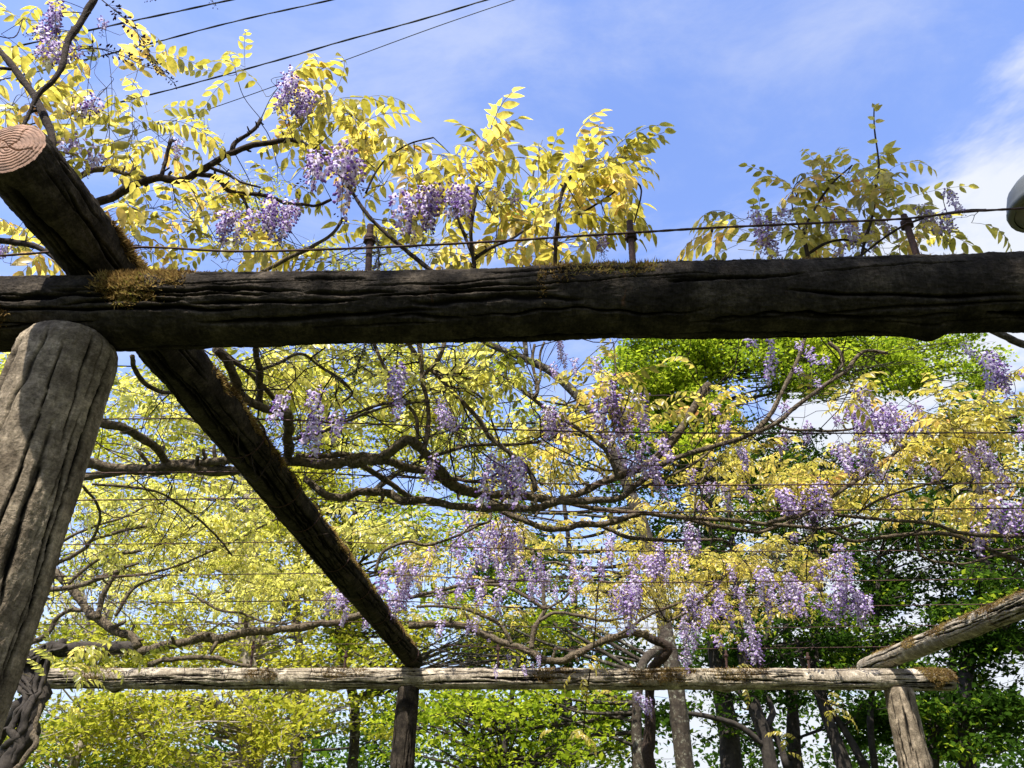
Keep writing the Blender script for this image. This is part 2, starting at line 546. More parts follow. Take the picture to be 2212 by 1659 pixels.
def build_log(name, p0, p1, r0, r1, dense, seed, ngroove, mat, parent, gw=0.007, gd=0.011, nu=150, ds=0.007, bumps=(), up=(0, 0, 1), cut0=None, cut1=None, glen=(0.15, 0.8), lump=0.006, dome=0.0):
    rng = np.random.default_rng(seed)
    p0, p1 = np.asarray(p0, float), np.asarray(p1, float)
    Ltot = np.linalg.norm(p1 - p0)
    ax = (p1 - p0) / Ltot
    e1 = np.asarray(up, float); e1 = nrm(e1 - ax * np.dot(e1, ax)); e2 = np.cross(ax, e1)
    d0, d1 = max(0, dense[0]), min(Ltot, dense[1])
    S = [np.linspace(d0, d1, max(2, int((d1 - d0) / ds)))]
    if d0 > 0:
        S.insert(0, np.linspace(0, d0, max(2, int(d0 / 0.05)), endpoint=False))
    if d1 < Ltot:
        S.append(np.linspace(d1, Ltot, max(2, int((Ltot - d1) / 0.05)) + 1)[1:])
    S = np.concatenate(S)
    nv = len(S)
    A = np.arange(nu) * 2 * math.pi / nu
    r = r0 + (r1 - r0) * S / Ltot
    R = np.repeat(r[:, None], nu, 1)
    SS, AA = np.meshgrid(S, A, indexing='ij')
    base = np.stack([SS, np.cos(AA) * 0.12, np.sin(AA) * 0.12], -1)
    R = R + lump * snoise(base + seed * 3.1, 2.6) + lump * 0.35 * snoise(base + seed, 11) + lump * 0.12 * snoise(base - seed, 45)
    G = np.zeros_like(R)
    for k in range(ngroove):
        s0 = rng.uniform(-0.1, Ltot + 0.1); a0 = (k * 2.39996 + rng.normal(0, 0.12)) % (2 * math.pi); Lg = rng.uniform(*glen)
        w = gw * rng.choice([0.45, 0.7, 1.0, 1.5], p=[.3, .3, .25, .15]) * rng.uniform(0.8, 1.2); dd = gd * rng.uniform(0.55, 1.2)
        tw = rng.normal(0, 0.10) * Lg; am = rng.uniform(0.002, 0.009) / r0; fr = rng.uniform(5, 14); ph = rng.uniform(0, 6.28)
        m = np.abs(S - s0) < Lg / 2
        if not m.any():
            continue
        s = S[m]
        x = (s - s0) / (Lg / 2)
        ac = a0 + tw * x + am * np.sin(fr * s + ph) + 0.35 * am * np.sin(4 * fr * s + 2 * ph) + rng.normal(0, 0.012, len(s)) * 0.15 / r0 * 0.1
        prof = np.sqrt(np.clip(1 - x * x, 0, 1))
        dist = ((A[None, :] - ac[:, None] + math.pi) % (2 * math.pi) - math.pi) * r[m][:, None]
        wd = w * (0.22 + 0.78 * prof * (0.75 + 0.25 * np.sin(s * fr * 1.7 + ph)))[:, None]
        jag = 1 + 0.25 * np.sin(s * 90 + ph)[:, None] * np.sin(s * 37)[:, None]
        q = np.exp(-(np.abs(dist) / (wd * jag)) ** 3.6) * np.minimum(1, 1.5 * prof)[:, None]
        G[m] = np.maximum(G[m], q * dd / gd)
        # raised, rounded lip beside the groove
        R[m] += 0.12 * dd * prof[:, None] * np.exp(-((dist - 2.3 * wd) / (1.3 * wd)) ** 2)
    G = G * (1 - np.exp(-(np.minimum(S, Ltot - S) / 0.05) ** 2))[:, None]
    R = R - gd * G + 0.0011 * snoise(base + 2 * seed, 120) + 0.0008 * rng.normal(0, 1, R.shape)
    for (bs, ba, bh, bw) in bumps:
        dist2 = (SS - bs) ** 2 + (((AA - ba + math.pi) % (2 * math.pi) - math.pi) * r0) ** 2
        R = R + bh * np.exp(-dist2 / bw ** 2)
    # worn, rounded ends
    edge = np.minimum(S, Ltot - S)
    R = R * (1 - 0.05 * np.exp(-edge / 0.012))[:, None]
    if dome:
        R = R * (1 - dome * np.clip(1 - S / 0.07, 0, 1) ** 2)[:, None]
    V = p0 + SS[..., None] * ax + R[..., None] * (np.cos(AA)[..., None] * e1 + np.sin(AA)[..., None] * e2)
    mb = MB()
    i, j = np.meshgrid(np.arange(nv - 1), np.arange(nu), indexing='ij')
    jn = (j + 1) % nu
    Q = np.stack([i * nu + j, i * nu + jn, (i + 1) * nu + jn, (i + 1) * nu + j], -1).reshape(-1, 4)
    tint = np.clip(G * 1.7 - 0.3, 0, 1)
    mb.add(V.reshape(-1, 3), None, Q, 0, 0, tint.ravel())
    uv = np.stack([SS, AA * r0], -1).reshape(-1, 2)
    # sawn ends with rings
    uvs = [uv]
    for (row, sgn, rings) in ((0, -1, cut0), (nv - 1, 1, cut1)):
        nr = rings if rings else 3
        rim = V[row]
        c = rim.mean(0)
        fr = np.linspace(1, 0.0, nr + 1)[:-1] ** 1.0
        W = c + (rim[None] - c) * fr[:, None, None]
        if rings:
            wob = fr[:, None] + 0.03 * np.cos(A - 0.8)[None, :] * (1 - fr[:, None]) + 0.022 * np.sin(3 * A + 1)[None, :] * fr[:, None] + 0.008 * np.sin(7 * A)[None, :] * fr[:, None]
            h = np.maximum(0, np.sin(wob * 2 * math.pi * 9)) ** 2 * 0.0032 * (0.7 + 0.3 * np.sin(2 * A[None, :] + 5 * fr[:, None])) * np.clip((1 - fr) * 12, 0, 1)[:, None]
            for (ca, cd, cw, cf) in ((1.9, 0.005, 40, .75), (4.3, 0.006, 55, .9), (5.4, 0.004, 60, .55), (0.5, 0.005, 50, .8)):
                h = h + cd * np.exp(-((A[None, :] - ca - 0.2 * np.sin(7 * fr[:, None])) * fr[:, None] * cw) ** 2) * (fr[:, None] < cf)
            W = W - sgn * ax * h[..., None]
            W = W + sgn * ax * (0.006 * (1 - fr ** 4))[:, None, None]
        cc = c + (sgn * ax * 0.005 if rings else 0)
        Vc = np.vstack([W.reshape(-1, 3), [cc]])
        i, j = np.meshgrid(np.arange(nr - 1), np.arange(nu), indexing='ij')
        jn = (j + 1) % nu
        Qc = np.stack([i * nu + j, i * nu + jn, (i + 1) * nu + jn, (i + 1) * nu + j], -1).reshape(-1, 4)
        if sgn > 0:
            pass
        else:
            Qc = Qc[:, ::-1]
        last = (nr - 1) * nu
        Tc = [(last + k, last + (k + 1) % nu, nr * nu) if sgn > 0 else (last + (k + 1) % nu, last + k, nr * nu) for k in range(nu)]
        mb.add(Vc, Tc, Qc, 1, 1, 0.0)
        uvs.append(np.zeros((len(Vc), 2)) + Vc[:, :2])
    o = mb.build(name, [mat, M['cut'] if (cut0 or cut1) else mat], parent, True, np.vstack(uvs))
    o['_'] = 0
    del o['_']

    def surf(s, a, off=0.0):
        k = int(np.clip(np.searchsorted(S, s), 0, nv - 1)); q = int(round(a / (2 * math.pi) * nu)) % nu
        nn = math.cos(a) * e1 + math.sin(a) * e2
        return V[k, q] + nn * off, nn
    return o, surf, (p0, ax, e1, e2, Ltot)


def moss(parent, surf, patches, seed, size=0.016, thr=-0.1):
    """patches: (s0, s1, angle0, angle1, count)"""
    rng = np.random.default_rng(seed)
    mb = MB()
    for (s0, s1, a0, a1, cnt) in patches:
        P, Nn = [], []
        sm, sh = (s0 + s1) / 2, (s1 - s0) / 2
        am, ah = (a0 + a1) / 2, (a1 - a0) / 2
        for _ in range(cnt):
            s, a = rng.uniform(s0, s1), rng.uniform(a0, a1)
            e = math.hypot((s - sm) / sh, (a - am) / ah) * (1 + 0.25 * snoise(np.array([s * 19, a * 4, 2.0]), 1.0))
            v = snoise(np.array([s * 7, a * 1.6, seed]), 1.3)
            if v + 0.3 * rng.normal() < thr + 1.5 * max(0, e - 0.5) / 0.5:
                continue
            p, nn = surf(s, a, -0.002)
            P.append(p); Nn.append(nn)
        if not P:
            continue
        P, Nn = np.array(P), np.array(Nn)
        k = len(P)
        # each tuft: three thin blades
        for b in range(3):
            d = nrm(Nn * rng.uniform(0.4, 1.2, (k, 1)) + rng.normal(0, 0.6, (k, 3)) + np.array([0, 0, -0.15]))
            w = nrm(np.cross(d, rng.normal(0, 1, (k, 3))))
            ln = size * rng.uniform(0.3, 1.0, (k, 1)) ** 1.0 * (0.6 + 0.9 * rng.uniform(0, 1, (k, 1)) ** 3); wd = np.minimum(ln * rng.uniform(0.12, 0.26, (k, 1)), 0.0032)
            V = np.stack([P - w * wd, P + w * wd, P + d * ln], 1)
            t = np.clip(rng.normal(0.5, 0.2, k) + 0.3 * snoise(P, 9), 0, 1)
            mb.add(V.reshape(-1, 3), np.arange(k * 3).reshape(-1, 3), None, 0, 0, np.repeat(t, 3))
    o = mb.build('moss', M['moss'], parent, False)
    o['kind'] = 'stuff'
    return o


PI = math.pi
# near beam: axis runs along X; angle 0 = top, towards the viewer = ...
NB0, NB1 = np.array([-3.2, 1.871, 2.9]), np.array([4.95, 1.575, 2.9])
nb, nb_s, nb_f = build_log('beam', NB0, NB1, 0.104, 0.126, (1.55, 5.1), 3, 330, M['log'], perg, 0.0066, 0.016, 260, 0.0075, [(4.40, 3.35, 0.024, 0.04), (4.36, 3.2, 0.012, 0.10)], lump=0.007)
FRONT = 1.0 if np.dot(nb_f[3], [0, -1, 0]) > 0 else -1.0      # sign of the angle that faces the camera


def nb_at(px):          # distance along the near beam that shows at picture column px
    best = min(np.linspace(0, nb_f[4], 800), key=lambda s: abs(project(nb_f[0] + nb_f[1] * s)[0] - px))
    return best


def aa(a0, a1):
    return (a0, a1) if FRONT > 0 else (-a1, -a0)


s = nb_at
moss(nb, nb_s, [(s(195), s(470), *aa(-0.4, 2.2), 17000), (s(-60), s(75), *aa(1.7, 2.7), 2200), (s(1110), s(1500), *aa(-0.2, 1.7), 4200),
                (s(1480), s(2260), *aa(-0.3, 0.9), 2200), (s(300), s(1130), *aa(-0.5, 0.7), 1300), (s(1150), s(1185), *aa(0.6, 2.4), 220)], 5, 0.018, -0.55)
# far beam
FB0, FB1 = np.array([-7.0, 8.80, 2.90]), np.array([4.94, 8.78, 2.88])
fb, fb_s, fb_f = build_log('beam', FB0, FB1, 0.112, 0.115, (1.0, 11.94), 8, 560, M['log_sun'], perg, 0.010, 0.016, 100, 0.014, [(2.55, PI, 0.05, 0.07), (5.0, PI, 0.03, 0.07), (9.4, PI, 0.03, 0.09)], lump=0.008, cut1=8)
sx = lambda X_: X_ + 7.0
moss(fb, fb_s, [(sx(4.5), sx(4.94), *aa(-0.6, 2.8), 6200), (sx(0.15), sx(0.75), *aa(-0.6, 2.4), 3600), (sx(1.2), sx(2.1), *aa(-0.4, 2.4), 4800), (sx(2.1), sx(2.9), *aa(-0.4, 1.9), 2200),
                (sx(-3.0), sx(-2.6), *aa(0, 2.4), 1400), (sx(-5.0), sx(-4.4), *aa(-0.5, 2.2), 1800), (sx(-2.3), sx(-1.5), *aa(-0.3, 1.8), 1300), (sx(3.3), sx(4.2), *aa(-0.5, 0.5), 700)], 6, 0.036, -0.6)
# rafters
RA0, RA1 = np.array([-1.319, 1.346, 3.104]), np.array([-1.150, 9.06, 3.125])
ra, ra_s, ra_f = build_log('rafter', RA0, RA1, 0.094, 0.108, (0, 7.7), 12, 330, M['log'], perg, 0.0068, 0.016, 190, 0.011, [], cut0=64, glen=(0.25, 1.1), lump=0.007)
RSIDE = 1.0 if np.dot(ra_f[3], [1, 0, 0]) > 0 else -1.0


def rr_(a0, a1):
    return (a0, a1) if RSIDE > 0 else (-a1, -a0)


moss(ra, ra_s, [(0.33, 0.62, *rr_(0.2, 1.7), 1700), (0.95, 2.6, *rr_(0.3, 1.65), 5200), (2.6, 5.0, *rr_(0.2, 1.6), 4200), (5.0, 7.3, *rr_(0.3, 1.6), 2600), (2.2, 5.5, *rr_(-2.3, -1.2), 1400)], 9, 0.032, -0.7)
RB0, RB1 = np.array([4.36, 1.10, 3.10]), np.array([4.32, 9.50, 3.12])
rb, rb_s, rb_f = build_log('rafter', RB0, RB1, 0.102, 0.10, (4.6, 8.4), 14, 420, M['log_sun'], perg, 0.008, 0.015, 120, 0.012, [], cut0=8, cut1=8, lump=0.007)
moss(rb, rb_s, [(4.9, 6.1, *rr_(-1.4, 0.4), 3000), (6.2, 6.7, *rr_(-1.9, 0.3), 1500), (6.9, 7.2, *rr_(-1.9, 0.3), 900), (7.4, 8.1, *rr_(-0.9, 0.2), 900)], 10, 0.034, -0.65)
# posts
build_log('post', (-1.294, 1.80, 2.80), (-1.30, 1.80, -0.1), 0.130, 0.146, (0, 1.6), 21, 105, M['log_pale'], perg, 0.0062, 0.012, 230, 0.009, [(0.85, 1.2, 0.012, 0.12)], up=(0, -1, 0), glen=(0.25, 1.0), lump=0.005, dome=0.15)
build_log('post', (-1.16, 8.8, 2.80), (-1.22, 8.8, -0.1), 0.124, 0.130, (0, 1.4), 22, 80, M['log'], perg, 0.009, 0.012, 90, 0.02, [], up=(0, -1, 0))
pt, pb = at(1943, 1500, 8.8), at(1977, 1659, 8.8)
pe = pt + (pb - pt) * (pt[2] + 0.1) / (pt[2] - pb[2])
build_log('post', pt + (pt - pb) * 0.08, pe, 0.150, 0.165, (0, 1.5), 23, 90, M['log_pale'], perg, 0.009, 0.013, 100, 0.018, [(0.72, 4.6, 0.04, 0.08)], up=(0, -1, 0))
build_log('post', (4.40, 1.62, 2.80), (4.40, 1.62, -0.1), 0.13, 0.145, (0, 0.1), 24, 20, M['log_pale'], perg, 0.010, 0.013, 48, 0.05, [], up=(0, -1, 0))


# iron stakes with nuts, threaded tops
def stake(base, top, r, parent, nut):
    base, top = np.asarray(base), np.asarray(top)
    mb = MB()
    n = int(np.linalg.norm(top - base) / 0.0035)
    t = np.linspace(0, 1, n)
    P = base + (top - base) * t[:, None]
    R = r * (1 + 0.10 * (np.arange(n) % 2)) * (1 + 0.05 * snoise(P, 60))
    tube(mb, P, R, 10, 0.5, 0, 0.03)
    d = nrm(top - base)
    c = base + (top - base) * nut
    e1 = nrm(np.cross(d, [0.3, 1, 0.1])); e2 = np.cross(d, e1)
    for hgt, rad, off in ((0.017, r * 2.0, 0), (0.006, r * 2.2, -0.013)):
        th = np.arange(6) * PI / 3 + 0.3
        ring = np.cos(th)[:, None] * e1 + np.sin(th)[:, None] * e2
        V = np.vstack([c + d * (off - hgt / 2) + ring * rad * 0.94, c + d * (off - hgt / 2 + 0.003) + ring * rad, c + d * (off + hgt / 2 - 0.003) + ring * rad, c + d * (off + hgt / 2) + ring * rad * 0.9])
        Q = [(k * 6 + j, k * 6 + (j + 1) % 6, (k + 1) * 6 + (j + 1) % 6, (k + 1) * 6 + j) for k in range(3) for j in range(6)]
        V = np.vstack([V, [c + d * (off - hgt / 2)], [c + d * (off + hgt / 2)]])
        T = [(24, (j + 1) % 6, j) for j in range(6)] + [(25, 18 + j, 18 + (j + 1) % 6) for j in range(6)]
        mb.add(V, T, Q)
    return mb.build('stake', M['rust'], parent, False)


yb = 1.745
for (bx, by, tx, ty, nut) in ((795, 600, 800, 487, 0.74), (1369, 590, 1360, 479, 0.72), (1990, 580, 1952, 465, 0.84)):
    stake(at(bx, by, yb + 0.03), at(tx, ty, yb + 0.03), 0.0098, nb, nut)
for (bx, by, tx, ty) in ((540, 1452, 548, 1385), (743, 1452, 748, 1408), (1076, 1450, 1076, 1390), (1750, 1460, 1744, 1410), (1570, 1455, 1568, 1405)):
    stake(at(bx, by, 8.8), at(tx, ty, 8.8), 0.013, fb, 0.8)


def wire(pts, r, parent=perg, sag=0.0, sides=5, twist=True):
    P, t = catmull(pts, 0.02 if r > 0.0035 else 0.06)
    if sag:
        P = P - np.outer(np.sin(t * PI) * sag, [0, 0, 1])
    rad = r * (1 + (0.16 * np.sin(np.arange(len(P)) * 2.1) if twist else 0))
    mb = MB()
    tube(mb, P, rad, sides)
    return mb.build('wire', M['wire'], parent)


# the stranded wire that runs from stake to stake over the near beam
wp = [(-60, 556), (20, 551), (290, 534), (520, 543), (800, 535), (1080, 521), (1200, 513), (1362, 503), (1540, 492), (1760, 482), (1956, 472), (2080, 458), (2230, 449)]
wire([at(a, b, yb + 0.055 if a < 700 else yb + 0.01) for a, b in wp], 0.0040)
mb = MB(); tube(mb, [at(1538, 492, yb + 0.01), at(1538, 501, yb + 0.01)], 0.004, 5); mb.build('wire_barb', M['wire'], perg)
# trellis wires strung across the rafters
ztop = 3.21


def y_of(row):
    return atz(1106, row, ztop)[1]


for k, (row, rowR, sagpx) in enumerate(((905, 945, 0), (1020, 1045, 0), (1078, 1108, 0), (1172, 1192, 0), (1240, 1262, 0), (1298, 1318, 0), (1345, 1370, 0), (1392, 1408, 0))):
    yw = y_of(row)
    xr = -1.3 + 0.022 * (yw - 1.35)
    zt = 3.205 + 0.02 * (yw / 9)
    pR = np.array([4.34, yw + 0.10, 3.205])
    left = [np.array([-7.2, yw - 0.3, zt + 0.02 * (k % 2)]), np.array([-4.3, yw - 0.1, zt - 0.05]), np.array([xr, yw, zt])]
    right = [np.array([xr, yw, zt]), np.array([0.4, yw + 0.05, zt - 0.045 - 0.01 * (k % 3)]), np.array([2.4, yw + 0.05, zt - 0.05]), pR]
    wire(left, 0.0036 + 0.0004 * (k % 3), perg)
    wire(right, 0.0038 + 0.0003 * (k % 3), perg)
    # wire tied round both rafters
    for (c0, rad, par) in ((np.array([xr, yw, 3.112]), 0.105, ra), (np.array([4.34, yw + 0.1, 3.11]), 0.108, rb)):
        th = np.linspace(0, 2 * PI, 28)
        P = np.stack([c0[0] + rad * np.sin(th), c0[1] + 0.012 * np.sin(th * 2) + 0 * th, c0[2] + rad * np.cos(th)], -1)
        mb = MB(); tube(mb, P, 0.0032, 4); mb.build('wire_tie', M['wire'], par)

# ------------------------------------------------------------------ wisteria: leaf and flower templates


def leaflet(o, d, nrmv, ln, wd, sag, lod, tint, V, T, A):
    d = nrm(d); w = nrm(np.cross(nrmv, d)); up = np.cross(d, w)
    st = ((0.16, 0.72), (0.42, 1.0), (0.74, 0.62)) if lod == 0 else ((0.28, 0.95), (0.66, 0.75))
    b = len(V)
    V.append(o); A.append(tint)
    for t, hw in st:
        c = o + d * ln * t + up * (-sag * ln * t * t)
        V += [c + w * wd * hw + up * wd * 0.30 * hw, c, c - w * wd * hw + up * wd * 0.30 * hw]
        A += [tint, tint - 0.06, tint]
    V.append(o + d * ln - up * sag * ln); A.append(tint + 0.05)
    n = len(st)
    T += [(b, b + 2, b + 1), (b, b + 3, b + 2)]
    for i in range(n - 1):
        a, c = b + 1 + 3 * i, b + 4 + 3 * i
        T += [(a, a + 1, c + 1), (a, c + 1, c), (a + 1, a + 2, c + 2), (a + 1, c + 2, c + 1)]
    a, e = b + 1 + 3 * (n - 1), b + 1 + 3 * n
    T += [(a, a + 1, e), (a + 1, a + 2, e)]


def leaf_template(seed, lod):
    """a pinnate leaf, about 0.26 long, growing along +X and arching down"""
    rng = np.random.default_rng(seed)
    npair = rng.integers(4, 6)
    L_ = 0.29 * rng.uniform(0.85, 1.12)
    a0, a1 = rng.uniform(0.25, 0.75), rng.uniform(-1.25, -0.45)
    nseg = 12
    ang = a0 + (a1 - a0) * np.linspace(0, 1, nseg) ** 1.2
    yaw = rng.normal(0, 0.35) * np.linspace(0, 1, nseg)
    st = np.stack([np.cos(ang) * np.cos(yaw), np.cos(ang) * np.sin(yaw), np.sin(ang)], -1) * L_ / nseg
    P = np.vstack([[0, 0, 0], np.cumsum(st, 0)])
    V, T, A = [], [], []
    base_t = rng.choice([0.12, 0.3, 0.45, 0.6, 0.8], p=[.12, .26, .33, .25, .04]) + rng.normal(0, 0.04)
    fold = rng.uniform(0.15, 1.0)
    for k in range(npair):
        u = 0.26 + 0.70 * k / (npair - 0.4)
        f = u * nseg; i0 = min(int(f), nseg - 1)
        o = P[i0] + (P[i0 + 1] - P[i0]) * (f - i0)
        Tn = nrm(st[min(i0, nseg - 1)])
        side = nrm(np.cross([0, 0, 1.0], Tn)); up = np.cross(Tn, side)
        for sg in (-1, 1):
            sp = rng.uniform(0.75, 1.2)
            d = Tn * math.cos(sp) + side * sg * math.sin(sp) - np.array([0, 0, 1]) * (fold * rng.uniform(0.5, 1.2))
            nv = nrm(up + 0.25 * rng.normal(0, 1, 3) + side * sg * fold * 0.6)
            ln = rng.uniform(0.070, 0.092) * (1 - 0.35 * abs(k / (npair - 1) - 0.45))
            leaflet(o + d * 0.003, d, nv, ln, ln * rng.uniform(0.195, 0.25), rng.uniform(0.05, 0.3), lod, base_t + rng.normal(0, 0.10), V, T, A)
    Tn = nrm(st[-1]); side = nrm(np.cross([0, 0, 1.0], Tn)); up = np.cross(Tn, side)
    leaflet(P[-1], Tn - [0, 0, 0.2], nrm(up), 0.080, 0.0165, 0.2, lod, base_t + 0.08, V, T, A)
    mb = MB()
    mb.add(np.array(V), np.array(T), None, 0, 0, np.clip(A, 0, 1))
    tube(mb, P[::2] if lod == 0 else P[::4], 0.0013 if lod == 0 else 0.0012, 3, 0.5, 1, 0, False)
    # all triangles, for joining
    Vv = np.concatenate(mb.V); Tt = [np.concatenate(mb.T)]; mm = [np.concatenate(mb.TM)]
    Qq = np.concatenate(mb.Q)
    Tt += [Qq[:, [0, 1, 2]], Qq[:, [0, 2, 3]]]; mm += [np.ones(len(Qq), int)] * 2
    return mb, (Vv, np.concatenate(Tt), np.concatenate(mm), np.concatenate(mb.A))


NT = 10
LEAF0 = [leaf_template(100 + k, 0) for k in range(NT)]
LEAF1 = [leaf_template(200 + k, 1)[1] for k in range(NT)]
LEAF_ME = {w: [l[0].mesh('leaf', [M[w], M['rachis']]) for l in LEAF0] for w in ('wisteria', 'wisteria_pale')}


def raceme_template(seed, kind):
    """a hanging flower cluster; kind: 'open', 'half' or 'bud'"""
    rng = np.random.default_rng(seed)
    L_ = {'open': 0.26, 'half': 0.20, 'bud': 0.22}[kind] * rng.uniform(0.85, 1.15)
    nf = {'open': 46, 'half': 38, 'bud': 34}[kind]
    u = np.linspace(0, 1, 10)
    bend = rng.normal(0, 0.03, 2)
    P = np.stack([bend[0] * u ** 2, bend[1] * u ** 2, -L_ * u], -1)
    mb = MB()
    tube(mb, P, np.linspace(0.0022, 0.0009, 10), 4, 0.4, 3)
    for k in range(nf):
        f = (k + rng.uniform(0, 0.8)) / nf
        f = 0.04 + 0.96 * f
        c = np.array([np.interp(f, u, P[:, q]) for q in range(3)])
        az = k * 2.4 + rng.normal(0, 0.35)
        o = np.array([math.cos(az), math.sin(az), rng.uniform(-0.35, 0.25) - 0.5 * f])
        o = nrm(o)
        stage = f + rng.normal(0, 0.1)
        isbud = (kind == 'bud') or stage > (0.80 if kind == 'open' else 0.5)
        pl = (0.040 * (1 - 0.5 * f) if not isbud else 0.018 + 0.012 * (1 - f)) * rng.uniform(0.7, 1.25)
        e = c + o * pl
        sd = nrm(np.cross(o, [0, 0, 1.0])); up = np.cross(sd, o)
        # stalk of the flower
        mb.add([c - sd * 0.0005, c + sd * 0.0005, e + up * 0.0006], [(0, 1, 2)], None, 3, 3, 0.5)
        tint = rng.uniform(0.1, 0.9)
        s = rng.uniform(0.8, 1.2)
        if isbud:
            ln, wd = 0.013 * s * (1.15 - 0.4 * f), 0.0038 * s * (1.1 - 0.3 * f)
            dd = nrm(o + [0, 0, rng.uniform(-0.7, 0.1)])
            x = nrm(np.cross(dd, [0.2, 0.1, 1])); y = np.cross(dd, x)
            V = [e - dd * 0.003] + [e + dd * ln * 0.45 + wd * (math.cos(t) * x + math.sin(t) * y) for t in np.arange(5) * 2 * PI / 5] + [e + dd * ln]
            T = [(0, 1 + (j + 1) % 5, 1 + j) for j in range(5)] + [(6, 1 + j, 1 + (j + 1) % 5) for j in range(5)]
            mb.add(V, T, None, 2, 2, tint)
            continue
        # calyx
        x = sd; y = up
        # banner petal, reflexed: a rounded, cupped sheet
        bn = nrm(o * 0.75 + up * 0.65 + rng.normal(0, 0.22, 3))
        bu = nrm(up - bn * np.dot(up, bn)); bs = np.cross(bu, bn)
        rb_ = 0.0125 * s
        ctr = e + bu * rb_ * 0.55
        th = np.arange(8) * PI / 4 + 0.39
        ringv = [ctr + rb_ * (math.cos(t) * bs * 1.02 + math.sin(t) * bu * 0.92) - bn * rb_ * (0.35 * abs(math.cos(t)) + 0.05) for t in th]
        V = [ctr + bn * 0.002] + ringv
        T = [(0, 1 + j, 1 + (j + 1) % 8) for j in range(8)]
        mb.add(V, T, None, 0, 0, np.clip(tint + rng.normal(0, 0.1, 9), 0, 1))
        # wings and keel, violet
        dd = nrm(o + [0, 0, -0.55])
        ln, wd = 0.0165 * s, 0.0056 * s
        x = nrm(np.cross(dd, up)); y = np.cross(dd, x)
        V = [e - dd * 0.002] + [e + dd * ln * 0.5 + (wd * math.cos(t) * x + wd * 1.25 * math.sin(t) * y) for t in np.arange(6) * PI / 3] + [e + dd * ln - y * 0.001]
        T = [(0, 1 + (j + 1) % 6, 1 + j) for j in range(6)] + [(7, 1 + j, 1 + (j + 1) % 6) for j in range(6)]
        mb.add(V, T, None, 1, 1, np.clip(rng.uniform(0, 1), 0, 1))
    return mb.mesh('flower_cluster', [M['banner'], M['keel'], M['bud'], M['rachis']])


RACEME = {'open': [raceme_template(300 + k, 'open') for k in range(6)], 'half': [raceme_template(320 + k, 'half') for k in range(4)], 'bud': [raceme_template(340 + k, 'bud') for k in range(4)]}


